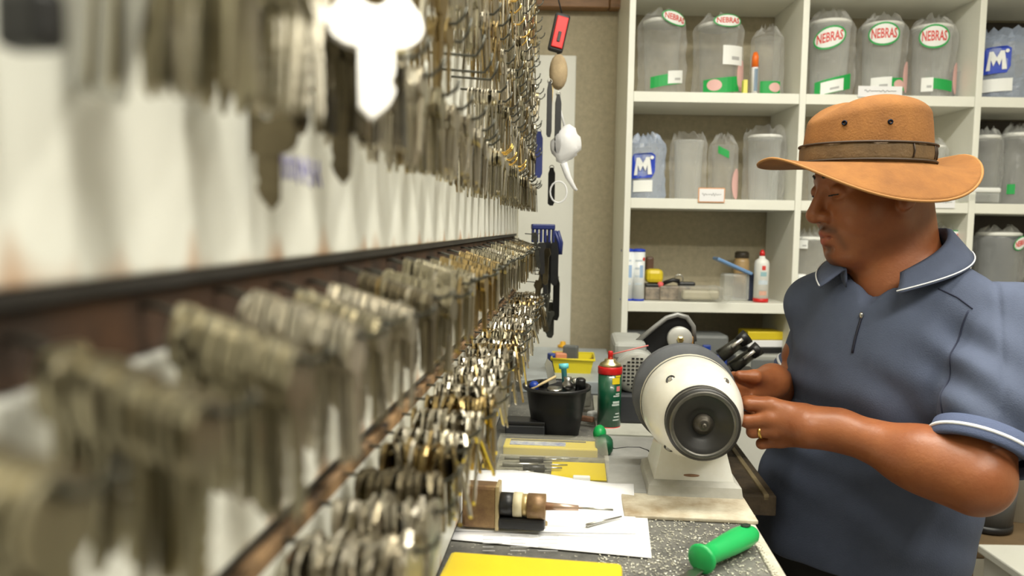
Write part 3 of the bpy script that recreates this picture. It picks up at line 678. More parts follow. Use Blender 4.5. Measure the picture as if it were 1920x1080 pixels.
MB().box((-0.03, cd+0.030, 0.0214), (0.11, 0.026, 0.0014), 0.0).build('printed_strip', mat('print_multi', (0.05, 0.10, 0.35), 0.5, var=0.9, vscale=70, col2=(0.6, 0.6, 0.55)), bk)
MB().box((-0.01, cd+0.052, 0.0214), (0.15, 0.006, 0.0014), 0.0).build('dark_line', INK, bk)
MB().box((0.055, -0.004, 0.012), (0.03, 0.010, 0.014), 0.002).build('latch', mat('latch_white', (0.7, 0.7, 0.66), 0.3), cs)
TL = ['thin steel pick lying at the back of the clear tool case', 'black screwdriver lying across the clear tool case', 'steel tweezers lying mid way in the clear tool case', 'black file lying near the front of the clear tool case', 'short steel rod lying at the front left of the clear tool case']
for i, (yy, x0, x1, r_, M) in enumerate(((0.120, -0.09, 0.05, 0.003, STEEL), (0.100, -0.06, 0.02, 0.006, BLACK), (0.075, -0.09, 0.03, 0.004, STEEL), (0.045, -0.05, 0.02, 0.007, BLACK), (0.025, -0.09, -0.03, 0.005, STEEL))):
    p_ = W(1.345, 0.125, ZB-1.5)
    o = thing('case_tool', p_, TL[i], 'tool', -WA)
    MB().cyl((x0, yy-0.006, 0.0075+r_), (x0+(x1-x0)*0.55, yy, 0.0075+r_), r_, r_*0.9, 8).build('tool_handle', M, o)
    MB().cyl((x0+(x1-x0)*0.55, yy, 0.0075+r_), (x1, yy+0.005, 0.0075+r_), r_*0.45, r_*0.25, 8).build('tool_tip', STEEL, o)

# ------------------------------------------------------------------ paper sheets
def sheet(name, corners, z, lift, label, n=10):
    C_ = [PZ(px, py, z) for px, py in corners]
    vs = []; fs = []
    for j in range(n+1):
        for i in range(n+1):
            u, v = i/n, j/n
            q = (C_[0]*(1-u)+C_[1]*u)*(1-v)+(C_[3]*(1-u)+C_[2]*u)*v
            h = lift*max(0, v-0.55)**2*4*(0.4+0.6*math.sin(3.0*u+0.6)**2)
            vs.append((q[0], q[1], q[2]+h))
    k = (n+1)**2
    vs += [(x, y, z_-0.0006) for x, y, z_ in vs]
    for j in range(n):
        for i in range(n):
            a = j*(n+1)+i; fs.append((a, a+1, a+n+2, a+n+1)); fs.append((k+a, k+a+n+1, k+a+n+2, k+a+1))
    rim = [i for i in range(n+1)]+[(j+1)*(n+1)-1 for j in range(1, n+1)]+[n*(n+1)+i for i in range(n-1, -1, -1)]+[j*(n+1) for j in range(n-1, 0, -1)]
    for a, b in zip(rim, rim[1:]+rim[:1]): fs.append((b, a, k+a, k+b))
    o = MB().add(vs, fs, True).build(name, PAPER); return tag(o, label, 'paper')
sheet('paper_sheet', [(835, 1010), (1222, 1046), (1212, 952), (860, 930)], ZB+0.0030, 0.0, 'lower white paper sheet nearest the yellow case on the bench')
sheet('paper_sheet', [(850, 995), (1193, 1000), (1188, 916), (880, 892)], ZB+0.0046, 0.020, 'upper white paper sheet with lifted far edge under the pick gun')
ln = MB()
for k in range(5):
    for j in range(3):
        a = PZ(905+j*52, 1004+k*7, ZB+0.0034); b_ = PZ(905+j*52+random.uniform(20, 40), 1005+k*7, ZB+0.0034)
        ln.box(tuple((a+b_)/2), (float(abs(b_[0]-a[0])), 0.0010, 0.0006), 0)
lp = ln.build('printed_lines', mat('print_faint', (0.55, 0.55, 0.57), 0.7)); lp.parent = [o for o in COL.objects if o.name == 'paper_sheet'][0]

# ------------------------------------------------------------------ pick gun lying on the paper
zp = ZB+0.006
q = PZ(905, 990, zp)
pg = thing('pick_gun', q, 'worn brass coloured electric pick gun with needle lying on the paper', 'pick gun', -WA+R(-2))
WORNB = mat('worn_brass_case', (0.38, 0.25, 0.11), 0.45, 0.4, var=0.55, vscale=22, col2=(0.14, 0.07, 0.04))
CREAMP = mat('cream_plastic', (0.70, 0.62, 0.42), 0.45, var=0.2)
MB().box((-0.004, 0.006, 0.034), (0.052, 0.030, 0.064), 0.005).build('gun_body', WORNB, pg)
MB().box((0.022, 0.006, 0.034), (0.006, 0.033, 0.067), 0.002).build('face_plate', mat('worn_pale_brass', (0.55, 0.44, 0.24), 0.45, 0.3, var=0.35, vscale=30), pg)
def gx(r0, x0, x1, z, M, nm, r1=None): MB().cyl((x0, 0.004, z), (x1, 0.004, z), r0, r1 if r1 else r0, 20).build(nm, M, pg)
gx(0.017, 0.026, 0.045, 0.037, BLACK, 'black_collar'); gx(0.018, 0.045, 0.058, 0.037, CREAMP, 'cream_collar'); gx(0.016, 0.058, 0.066, 0.037, mat('brass_ring', (0.55, 0.42, 0.2), 0.4, 0.6), 'brass_collar')
gx(0.0185, 0.066, 0.092, 0.036, WORNB, 'nose'); gx(0.006, 0.092, 0.140, 0.037, mat('pink_brass', (0.6, 0.42, 0.32), 0.35, 0.7), 'needle_holder', 0.004); gx(0.0016, 0.140, 0.190, 0.037, STEEL, 'needle')
MB().box((0.058, 0.0, 0.012), (0.068, 0.024, 0.016), 0.004).build('trigger_block', BLACK, pg)
lv = MB().box((0.070, -0.024, 0.006), (0.046, 0.008, 0.008), 0.003).build('trigger', mat('trigger_brass', (0.5, 0.38, 0.2), 0.4, 0.5), pg); lv.rotation_euler = (0, 0, R(26))
o = MB().cyl((0, 0, 0), (0.062, 0.030, 0.0), 0.003, 0.0012, 8).build('spare_needle', STEEL, loc=PZ(1100, 985, ZB+0.0085)); o.rotation_euler = (0, 0, R(8)); tag(o, 'loose steel pick needle lying on the paper below the gun', 'needle')

# ------------------------------------------------------------------ yellow case at the front
ys, ye = SE(PZ(1160, 1050, ZB+0.038))
yc = thing('yellow_case', W(ys-0.16, ye-0.112, ZB-1.5), 'flat yellow plastic case at the bottom edge of the picture', 'case', -WA+R(-3))
MB().box((0, 0, 0.0105), (0.212, 0.315, 0.020), 0.005).build('case_base', mat('yellow_shade', (0.78, 0.60, 0.02), 0.4, var=0.1), yc)
MB().box((0, 0, 0.030), (0.216, 0.320, 0.016), 0.006).build('case_lid', YELLOW, yc)
MB().box((-0.02, -0.162, 0.021), (0.05, 0.008, 0.018), 0.002).build('latch', BLACK, yc)

# ------------------------------------------------------------------ green handled knife
k0 = PZ(1312, 1056, ZB+0.016); k1 = PZ(1412, 1003, ZB+0.016)
d_ = k1-k0; kl = float(np.linalg.norm(d_)); ka = math.atan2(d_[1], d_[0])
kn = thing('trowel_knife', (k0[0], k0[1], ZB+0.0005), 'green handled steel scraper lying at the front edge of the bench', 'scraper', ka)
mb = MB()
prof = [(0.0, 0.013), (0.004, 0.0155), (0.008, 0.0145), (0.014, 0.0095), (0.03, 0.0105), (kl*0.55, 0.0135), (kl*0.75, 0.0140), (kl*0.90, 0.0125), (kl*0.97, 0.009), (kl, 0.004)]
nn = 18; vs = []; fs = []
for x, r in prof:
    for i in range(nn):
        a = 2*math.pi*i/nn; r2 = r*1.28; vs.append((x, r2*1.05*math.cos(a), 0.0202+r2*(1.0 if x < 0.5*kl else 0.85)*math.sin(a)))
for j in range(len(prof)-1):
    for i in range(nn): fs.append((j*nn+i, (j+1)*nn+i, (j+1)*nn+(i+1) % nn, j*nn+(i+1) % nn))
fs.append(tuple(range(nn))); fs.append(tuple(reversed([(len(prof)-1)*nn+i for i in range(nn)])))
mb.add(vs, fs, True); mb.build('handle', GREEN, kn)
MB().lathe([(0.0045, 0.0), (0.0062, 0.001), (0.0045, 0.002)], 14, Matrix.Translation((kl*0.84, 0, 0.0345)), sx=1.5).build('hole_shade_cap', mat('hole_dark', (0.004, 0.02, 0.008), 0.8), kn)  # dark cap painted as the shade inside a hanging hole
MB().prism([(0.004, -0.006), (0.004, 0.006), (-0.03, 0.007), (-0.10, 0.016), (-0.16, 0.016), (-0.16, -0.014), (-0.09, -0.012)], 0.006, 0.008).build('blade', STEEL, kn)

# ------------------------------------------------------------------ dark plank jutting out below the bench edge
zp_ = 0.985
pa = PZ(1372, 832, zp_); pb = PZ(1437, 930, zp_)
s1_, e1_ = SE(pb)
pl = thing('wooden_plank', W(s1_, 0.40, 0), 'burnt dark wooden plank jutting out below the bench edge beside the man', 'plank', -WA)
BURNT = mat('burnt_wood', (0.045, 0.035, 0.025), 0.7, var=0.8, vscale=22, col2=(0.14, 0.10, 0.06), bump=0.5)
x_ = MB().box(((e1_-0.42)/2+0.02, 0.225, zp_-1.5-0.02), (e1_-0.42+0.04, 0.45, 0.040), 0.003).build('plank_body', BURNT, pl)
MB().box((e1_-0.40+0.0, 0.225, zp_-1.5-0.003), (0.010, 0.45, 0.012), 0.001).build('tan_edge', mat('tan_wood', (0.42, 0.33, 0.18), 0.6, var=0.4, vscale=30), pl)
for yy in (0.05, 0.40): MB().box((-0.01, yy, zp_-1.5-0.04-0.45), (0.05, 0.05, 0.90), 0.002).build('plank_post', BLACK, pl)

# black case lying before the tub, under the lowest keys
bq = PZ(1002, 812, ZB)
bc = thing('black_case', (bq[0]-0.02, bq[1]-0.02, ZB+0.0005), 'small black plastic case before the black tub under the keys', 'case', -WA)
MB().box((0, 0, 0.014), (0.085, 0.05, 0.027), 0.003).build('case_body', mat('case_slate', (0.03, 0.032, 0.036), 0.4), bc); MB().box((0, 0, 0.0315), (0.086, 0.051, 0.008), 0.002).build('case_lid', BLACK, bc)
# ------------------------------------------------------------------ key cutting machine behind the spray can
q = PZ(1200, 795, ZB+0.010)
km = thing('key_machine', (q[0], q[1], ZB+0.0105), 'grey and black key cutting machine behind the grinding motor', 'key machine', -WA)
MGREY = mat('machine_grey', (0.42, 0.43, 0.40), 0.4, var=0.2, vscale=18)
CHAR = mat('charcoal_base', (0.030, 0.032, 0.038), 0.5, var=0.2)
def km_l(px, py, dy):     # point in the machine frame at depth dy behind its front
    P_ = PY(px, py, q[1]+dy); v = P_-np.array([q[0], q[1], ZB+0.0105])
    return (float(v@nv), float(v@wv), float(v[2]))
MB().box((0.10, 0.13, 0.033), (0.31, 0.26, 0.066), 0.006).build('base', CHAR, km)
c = km_l(1193, 697, 0.04)
Ay2 = Matrix.Translation((c[0], c[1], c[2])) @ Matrix.Rotation(R(90), 4, 'X')
MB().lathe([(0.050, -0.20), (0.052, -0.02), (0.052, 0.0), (0.050, 0.012), (0.046, 0.018)], 36, Ay2).build('motor', MGREY, km)
vent = MB().lathe([(0.046, 0.0185), (0.045, 0.0215), (0.030, 0.0225), (0.0, 0.0225)], 36, Ay2, cap=False).build('vent_cap', mat('vent_grey', (0.36, 0.36, 0.32), 0.45), km)
sl = MB()
for r_ in range(-4, 5):
    for k_ in range(-3, 4):
        x, z = k_*0.0095, r_*0.0085
        if x*x+z*z < 0.037**2 and (abs(k_)+abs(r_)) > 0: sl.box((c[0]+x, c[1]-0.0224, c[2]+z), (0.0062, 0.0024, 0.0036), 0)
sl.build('vent_slots', BLACK, vent)
MB().box((c[0]-0.015, c[1]+0.09, c[2]+0.045), (0.075, 0.18, 0.045), 0.010).build('terminal_box', MGREY, km)
# black belt guard arm
ga = [km_l(1196, 640, 0.10), km_l(1232, 612, 0.10), km_l(1262, 592, 0.10), km_l(1290, 597, 0.10), km_l(1302, 622, 0.10), km_l(1300, 660, 0.10), km_l(1240, 690, 0.10), km_l(1205, 665, 0.10)]
MB().prism([(p_[0], p_[2]) for p_ in ga], 0, 0.05, Matrix.Translation((0, ga[0][1]+0.05, 0)) @ Matrix.Rotation(R(90), 4, 'X')).build('belt_guard', BLACK, km)
rim = [km_l(1194, 641, 0.085), km_l(1228, 613, 0.085), km_l(1250, 596, 0.085), km_l(1270, 590, 0.085), km_l(1288, 595, 0.085), km_l(1300, 612, 0.085), km_l(1302, 640, 0.085)]
MB().tube(rim, 0.006, 8).build('guard_rim', mat('rim_grey', (0.30, 0.30, 0.29), 0.4, 0.3), km)
c2 = km_l(1275, 636, 0.06); A3 = Matrix.Translation(c2) @ Matrix.Rotation(R(90), 4, 'X')
MB().lathe([(0.010, -0.02), (0.028, -0.02), (0.029, 0.0), (0.026, 0.004), (0.008, 0.004)], 28, A3).build('cutter_wheel', mat('wheel_pale', (0.55, 0.55, 0.52), 0.5, 0.3), km)
MB().lathe([(0.008, 0.0), (0.008, 0.010), (0.005, 0.012)], 6, A3, smooth=False).build('brass_nut', mat('nut_brass', (0.75, 0.6, 0.25), 0.3, 1.0), km)
MB().box((c2[0]+0.022, c2[1]+0.01, c2[2]-0.004), (0.018, 0.02, 0.022), 0.003).build('orange_knob', mat('orange_brown', (0.55, 0.27, 0.06), 0.5), km)
# twin key clamps
for i, (px, py) in enumerate(((1350, 668), (1372, 690))):
    a = km_l(px, py, 0.06+0.02*i); b_ = km_l(px+36, py-26, 0.06+0.02*i); e2 = km_l(px+52, py-38, 0.06+0.02*i)
    jaw = MB().cyl(a, b_, 0.016, 0.013, 10).build('clamp_jaw', OLIVE, km)
    MB().cyl(b_, e2, 0.015, 0.018, 8).build('clamp_knob', BLACK, km)
    u = Vector(b_)-Vector(a)
    MB().cyl(Vector(a)+u*0.55+Vector((0, -0.013, 0.006)), Vector(a)+u*1.1+Vector((0, -0.013, 0.006)), 0.0045, n=8).build('chrome_screw', BRIGHT, km)
g = km_l(1360, 700, 0.04); MB().box((g[0]+0.02, g[1]+0.06, (g[2]+0.066)/2), (0.12, 0.10, max(0.02, g[2]-0.066)), 0.004).build('carriage', DARKM, km)
MB().ball(km_l(1362, 694, 0.03), 0.007).build('chrome_ball', BRIGHT, km)
# yellow and white box plus a grey tray right of the machine
gt = PY(1432, 690, 2.55); ztop = float(PY(1432, 668, 2.50)[2]); zf = ZS[3]+0.0045
t = thing('grey_appliance', (gt[0], 2.60, zf), 'pale grey appliance with dark panel on the lowest open shelf', 'appliance')
MB().box((0, 0, (ztop-zf)/2), (0.20, 0.15, ztop-zf), 0.006).build('appliance_body', MGREY, t); MB().box((0.01, -0.076, ztop-zf-0.035), (0.12, 0.006, 0.04), 0.002).build('dark_panel', mat('tray_dark', (0.15, 0.16, 0.16), 0.4), t)
t = thing('yellow_box', (gt[0]+0.0, 2.60, ztop+0.0005), 'yellow and white cardboard box on the grey appliance', 'box', R(5))
MB().box((0, 0, 0.010), (0.12, 0.09, 0.020), 0.002).build('box_base', BLACK, t); MB().box((0, 0, 0.032), (0.118, 0.088, 0.023), 0.002).build('box_white', PAPER, t); MB().box((0, 0, 0.058), (0.120, 0.09, 0.028), 0.003).build('box_yellow_top', YELLOW, t)
# yellow bin with odds and ends
q = PZ(1075, 722, ZB)
yb = thing('yellow_bin', (q[0], q[1], ZB+0.0005), 'open yellow plastic bin behind the black tub', 'bin', -WA)
MB().add(frust((-0.045, 0.040, 0, 0.09), (-0.062, 0.056, -0.012, 0.105), 0.0, 0.075), [f for k, f in enumerate(FQ) if k != 1]).add(frust((-0.043, 0.038, 0.002, 0.088), (-0.060, 0.054, -0.010, 0.103), 0.002, 0.075), [tuple(reversed(f)) for k, f in enumerate(FQ) if k != 1]).build('bin_body', mat('bin_yellow', (0.80, 0.66, 0.02), 0.4), yb)
rimp = [(-0.064, -0.014, 0.075), (0.058, -0.014, 0.075), (0.058, 0.107, 0.075), (-0.064, 0.107, 0.075)]
MB().tube(rimp, 0.004, 6, True).build('bin_rim', mat('bin_yellow', (0.8, 0.66, 0.02)), yb)
def binp(px, py, dy=0.04): return PY(px, py, q[1]+dy)
for nm, px, py, d3, M, lb, ct in (('orange_block', 1051, 672, (0.034, 0.03, 0.035), mat('salmon', (0.75, 0.30, 0.16), 0.5), 'salmon orange block in the yellow bin', 'block'),
      ('grey_box', 1070, 662, (0.042, 0.03, 0.045), mat('slate_box', (0.13, 0.14, 0.14), 0.4), 'slate grey box standing in the yellow bin', 'box'),
      ('blue_block', 1035, 680, (0.022, 0.03, 0.055), BLUE, 'dark blue bottle beside the orange block in the yellow bin', 'bottle')):
    P_ = binp(px, py); o = MB().box((0, 0, 0), d3, 0.004).build(nm, M, loc=P_, rz=random.uniform(-.3, .3)); tag(o, lb, ct)
a = binp(1060, 690, 0.0); b_ = binp(1115, 672, 0.02)
o = MB().cyl((0, 0, 0), tuple(float(c) for c in b_-a), 0.004, 0.004, 8).build('brown_rod', mat('rod_brown', (0.09, 0.04, 0.03), 0.5), loc=a); tag(o, 'thin dark brown rod lying across the yellow bin', 'rod')
for px, py, nm, M, lb, rr in ((1055, 641, 'black_weight', BLACK, 'black knob lying on the blue-grey slab', 0.016), (1055, 622, 'orange_cap', mat('orange_cap', (0.85, 0.45, 0.02), 0.4), 'small orange cap at the far end of the slab', 0.014)):  # a black knob and an orange cap
    P_ = PZ(px, py+4, ZB+0.035) if py > 630 else PY(px, py+6, YB-0.07)
    if py < 630: P_ = np.array([P_[0], YB-0.09, ZB+0.035])
    t = MB().lathe([(rr*1.3, 0), (rr*1.3, rr*0.5), (rr*0.7, rr*0.7), (rr*0.7, rr*1.3), (0.002, rr*1.5)], 14).build(nm, M, loc=(P_[0], P_[1], ZB+0.036)); tag(t, lb, 'weight' if 'weight' in nm else 'pot')
# ------------------------------------------------------------------ goods on the shelves
FILM = film('bag_film', (0.86, 0.86, 0.86), 0.07, 0.06, 0.6, 45)
FILMD = film('bag_film_grey', (0.62, 0.63, 0.62), 0.22, 0.12, 0.6, 45)
FILMB = film('bag_film_blue', (0.62, 0.72, 0.92), 0.30, 0.12, 0.6, 45)
FROST = film('frosted_jar', (0.78, 0.80, 0.78), 0.24, 0.3, 0.05, 20)
FROSTD = film('clear_jar', (0.62, 0.62, 0.58), 0.14, 0.2, 0.05, 20)
PINK = mat('print_pink_pale', (0.75, 0.45, 0.42), 0.5)
YJ = 2.615
def shelf_pt(px, zi, Y=YJ):
    q = PY(px, 300, Y); q = PY(px-(300-proj((q[0], Y, zs(zi)+0.1))[1])*0.0, proj((q[0], Y, zs(zi)+0.1))[1], Y)
    return (float(q[0]), Y, zs(zi)+0.0005)
def bag_mesh(r, h, neck, seed, flat=0.85, n=30, k=16):
    rr = random.Random(seed); vs = []; fs = []
    ph = [rr.uniform(0, 6.28) for _ in range(8)]
    for j in range(k+1):
        t = j/k
        for i in range(n):
            a = 2*math.pi*i/n
            cr = 0.030*math.sin(5*a+ph[0]+6*t)+0.025*math.sin(9*a+ph[1]-9*t)+0.02*math.sin(13*a+ph[2]+14*t)+rr.uniform(-0.022, 0.022)
            rad = r*(1+cr)
            if t > 0.86: rad *= 1-(t-0.86)/0.14*(1-neck)*(0.9+0.2*rr.random())
            if t < 0.05: rad *= 0.95
            vs.append((rad*math.cos(a), rad*math.sin(a)*flat, h*t+(rr.uniform(-0.012, 0.016) if t > 0.9 else 0)))
    for j in range(k):
        for i in range(n): fs.append((j*n+i, j*n+(i+1) % n, (j+1)*n+(i+1) % n, (j+1)*n+i))
    fs.append(tuple(reversed(range(n))))
    return vs, fs
def ell_patch(r, a0, z0, wa, hz, th, tilt=0.0, n=12, flat=0.85, rim=28):
    """ellipse wrapped on an upright cylinder: half width wa (m), half height hz, centre angle a0, height z0"""
    vs = []; fs = []; rings = 4
    for th_ in (0.0, th):
        for q_ in range(rings+1):
            for i in range(rim):
                a = 2*math.pi*i/rim; k_ = q_/rings
                x = wa*k_*math.cos(a); z = hz*k_*math.sin(a)+tilt*x
                an = a0+x/r; vs.append(((r+th_)*math.cos(an), (r+th_)*math.sin(an)*flat, z0+z))
    base = (rings+1)*rim
    for q_ in range(rings):
        for i in range(rim):
            j = (i+1) % rim
            fs.append((q_*rim+i, (q_+1)*rim+i, (q_+1)*rim+j, q_*rim+j)); fs.append((base+q_*rim+i, base+q_*rim+j, base+(q_+1)*rim+j, base+(q_+1)*rim+i))
    for i in range(rim):
        j = (i+1) % rim; fs.append((rings*rim+i, base+rings*rim+i, base+rings*rim+j, rings*rim+j))
    return vs, fs
def rect_patch(r, a0, z0, wa, hz, th, tilt=0.0, flat=0.85, n=8):
    vs = []; fs = []
    for i in range(n+1):
        x = -wa+2*wa*i/n; an = a0+x/r
        for rr in (r, r+th):
            for z in (-hz, hz): vs.append((rr*math.cos(an), rr*math.sin(an)*flat, z0+z+tilt*x))
    for i in range(n):
        o = 4*i; p_ = o+4
        fs += [(o, p_, p_+1, o+1), (o+2, o+3, p_+3, p_+2), (o, o+2, p_+2, p_), (o+1, p_+1, p_+3, o+3)]
    fs += [(0, 1, 3, 2), (4*n, 4*n+2, 4*n+3, 4*n+1)]
    return vs, fs
def wrap(vs, r, a0, z0, tilt=0.0, flat=0.85, slant=0.0):
    return [((r+w_)*math.cos(a0+(x)/r), (r+w_)*math.sin(a0+(x)/r)*flat, z0+y+tilt*x) for x, y, w_ in vs]
def bagged_jar(px, zi, w_, h, label, logo=None, lower=None, price=None, film_=FILM, jarM=FROST, lid=True, seed=0, neck=0.45, Y=YJ, pink=False, bh=1.1):
    loc = shelf_pt(px, zi, Y)
    t = thing('bagged_jar', loc, label, 'jar'); r = w_/2*0.80; fl = 0.85
    jr = MB().lathe([(r*0.82, 0.002), (r*0.84, 0.004), (r*0.97, h*0.90), (r, h*0.92), (r, h*0.94), (r*0.95, h*0.945)], 28).build('jar_body', jarM, t)
    if lid: MB().lathe([(r*1.02, h*0.946), (r*1.02, h*0.985), (r*0.9, h), (r*0.3, h*1.005)], 28).build('lid', mat('lid_white', (0.80, 0.80, 0.76), 0.4), t)
    br = w_/2
    vs, fs = bag_mesh(br, h*bh, neck, seed, fl); bag = MB().add(vs, fs).build('bag', film_, t)
    rp = br*1.06
    if logo:
        a0 = R(-90)+logo.get('da', 0); z0 = logo['z']; wa, hz, tl = logo['wa'], logo['hz'], logo.get('tilt', 0)
        MB().add(*ell_patch(rp, a0, z0, wa, hz, 0.0006, tl)).build('logo_ring', GREENP, bag)
        MB().add(*ell_patch(rp+0.0007, a0, z0, wa*0.90, hz*0.84, 0.0006, tl)).build('logo_field', WHITEP, bag)
        tv, tf = text_mesh(logo.get('text', 'NEBRAS'), hz*1.15, 0.0004)
        mx_ = max(abs(v[0]) for v in tv); tv = [(x*wa*0.80/mx_, y, z) for x, y, z in tv]
        MB().add(wrap(tv, rp+0.0016, a0, z0, tl), tf).build('logo_text', REDP, bag)
    if lower:
        a0 = R(-90)+lower.get('da', 0)
        MB().add(*rect_patch(rp, a0, lower['z'], lower['wa'], lower['hz'], 0.0006, lower.get('tilt', 0))).build('green_band', GREENP, bag)
        if lower.get('blob'): MB().add(*ell_patch(rp+0.0008, a0+lower['blob'], lower['z'], lower['hz']*1.0, lower['hz']*0.75, 0.0005, 0)).build('pink_spot', PINK, bag)
    if price:
        a0 = R(-90)+price.get('da', 0)
        MB().add(*rect_patch(rp+0.0010, a0, price['z'], price['wa'], price['hz'], 0.0006, price.get('tilt', 0))).build('price_sticker', WHITEP, bag)
        MB().add(*rect_patch(rp+0.0018, a0+0.08, price['z']-price['hz']*0.3, price['wa']*0.4, price['hz']*0.18, 0.0003, price.get('tilt', 0))).build('price_line', mat('price_grey', (0.45, 0.45, 0.45), 0.6), bag)
    if pink: MB().add(*ell_patch(rp, R(-40), h*0.28, 0.022, 0.05, 0.0006, 0)).build('pink_print', PINK, bag)
    return t
# top row, left cubby
bagged_jar(1240, 0, 0.155, 0.245, 'bagged clear jar with tilted red logo, leftmost in the top left cubby', dict(z=0.238, wa=0.045, hz=0.022, tilt=-0.22, da=0.35), dict(z=0.045, wa=0.055, hz=0.018, tilt=0.18, da=0.1), dict(z=0.055, wa=0.028, hz=0.020, tilt=0.1, da=0.45), seed=1, jarM=FROSTD)
bagged_jar(1345, 0, 0.160, 0.235, 'bagged clear jar with large white sticker, middle of the top left cubby', dict(z=0.232, wa=0.048, hz=0.020, da=0.15), dict(z=0.030, wa=0.062, hz=0.024, tilt=0.12, blob=-0.3), dict(z=0.125, wa=0.038, hz=0.030, da=0.42), seed=2, jarM=FROSTD, pink=True)
bagged_jar(1438, 0, 0.105, 0.205, 'slim bagged jar with green base band, rightmost in the top left cubby', None, dict(z=0.030, wa=0.034, hz=0.020, blob=0.25), None, seed=3, jarM=FROSTD, lid=False)
lt = thing('glue_tube', shelf_pt(1416, 0, 2.535), 'thin white glue stick with orange cap before the slim bagged jar', 'glue stick')
MB().lathe([(0.010, 0), (0.010, 0.085), (0.007, 0.09)], 14).build('tube_body', PAPER, lt); MB().lathe([(0.0105, 0.085), (0.0105, 0.118), (0.006, 0.132)], 14).build('cap', mat('orange_red', (0.85, 0.16, 0.01), 0.4), lt); MB().add(*rect_patch(0.0101, R(-80), 0.045, 0.006, 0.035, 0.0004, 0, 1.0)).build('print_stripe', mat('stripe_slate', (0.2, 0.28, 0.38), 0.5), lt)
yb_ = MB().box((0, 0, 0.022), (0.014, 0.02, 0.044), 0.002).build('yellow_tub', mat('pale_yellow', (0.8, 0.75, 0.15), 0.5), loc=shelf_pt(1398, 0, 2.53)); tag(yb_, 'tiny pale yellow pack left of the orange capped glue stick', 'pack')
# top row, middle cubby
bagged_jar(1553, 0, 0.160, 0.250, 'bagged jar with slanted oval logo, leftmost in the top middle cubby', dict(z=0.185, wa=0.052, hz=0.036, tilt=0.20, da=-0.32), dict(z=0.036, wa=0.060, hz=0.024, tilt=0.25, da=-0.1), dict(z=0.032, wa=0.036, hz=0.019, tilt=0.22, da=-0.15), seed=4)
bagged_jar(1651, 0, 0.155, 0.245, 'bagged jar with round oval logo, centre of the top middle cubby', dict(z=0.200, wa=0.050, hz=0.037, tilt=0.02, da=-0.3), dict(z=0.042, wa=0.050, hz=0.020, da=0.15, blob=0.25, tilt=0.05), dict(z=0.044, wa=0.032, hz=0.020, da=-0.32, tilt=0.05), seed=5, pink=True)
bagged_jar(1744, 0, 0.150, 0.240, 'bagged jar with oval logo, rightmost in the top middle cubby', dict(z=0.195, wa=0.048, hz=0.038, da=-0.32), dict(z=0.045, wa=0.044, hz=0.017, tilt=-0.12, da=0.0), dict(z=0.044, wa=0.018, hz=0.022, da=-0.50), seed=6, pink=True)
bagged_jar(1800, 0, 0.060, 0.10, 'low crumpled bag with pink print by the right divider of the top middle cubby', None, None, None, seed=26, lid=False, pink=True)
# top row, right cubby: blue bag with M mark
def blue_bag(px, zi, w_, h, label, seed, da=-0.2, neck=0.5, mark=0.052, zc_=0.55, price=True):
    t = thing('blue_bag', shelf_pt(px, zi), label, 'bag'); fl = 0.75
    vs, fs = bag_mesh(w_/2, h, neck, seed, fl); bag = MB().add(vs, fs).build('bag_film', FILMB, t)
    MB().lathe([(w_*0.34, 0.003), (w_*0.38, h*0.4), (w_*0.36, h*0.78), (w_*0.25, h*0.82)], 24).build('bag_content', FROSTD, t)
    rp = w_/2*1.06; a0 = R(-90)+da; z0 = h*zc_; hs = mark
    def P2(pts, nm, M, th=0.0007, lift=0.0):
        vs = []; n = len(pts)
        for w2 in (lift, lift+th): vs += wrap([(x, y, w2) for x, y in pts], rp, a0, z0, 0.06, fl)
        return MB().add(vs, [tuple(range(n)), tuple(reversed(range(n, 2*n)))]+[(i, n+i, n+(i+1) % n, (i+1) % n) for i in range(n)]).build(nm, M, bag)
    cut = hs*0.3
    out_ = [(-hs, -hs), (hs*0.75, -hs), (hs, -hs*0.5), (hs, hs*0.8), (hs*0.7, hs), (-hs*0.8, hs), (-hs, hs*0.7)]
    dens = []
    for (x0, y0), (x1, y1) in zip(out_, out_[1:]+out_[:1]):
        for k_ in range(4): dens.append((x0+(x1-x0)*k_/4, y0+(y1-y0)*k_/4))
    P2(dens, 'blue_mark', BLUEP)
    s_ = hs*0.74
    P2([(-s_, -s_), (-s_*0.6, -s_), (-s_*0.55, s_*0.1), (-s_*0.28, -s_*0.6), (s_*0.0, s_*0.0), (s_*0.3, -s_*0.6), (s_*0.5, s_*0.1), (s_*0.55, -s_), (s_, -s_), (s_*0.72, s_*0.9), (s_*0.35, s_*0.9), (s_*0.02, s_*0.25), (-s_*0.35, s_*0.9), (-s_*0.72, s_*0.9)], 'white_letter', WHITEP, lift=0.0012)
    P2([(hs*0.72+0.006*math.cos(a), hs*0.62+0.006*math.sin(a)) for a in np.linspace(0, 6.28, 10, endpoint=False)], 'white_dot', WHITEP, lift=0.0012)
    if price: MB().add(*rect_patch(rp, a0, h*0.2, w_*0.26, h*0.09, 0.0006, 0.03, fl)).build('price_sticker', WHITEP, bag)
    return t
blue_bag(1880, 0, 0.195, 0.225, 'pale blue film bag with a blue mark in the top right cubby', 11, -0.62, 0.7, 0.042, 0.55)
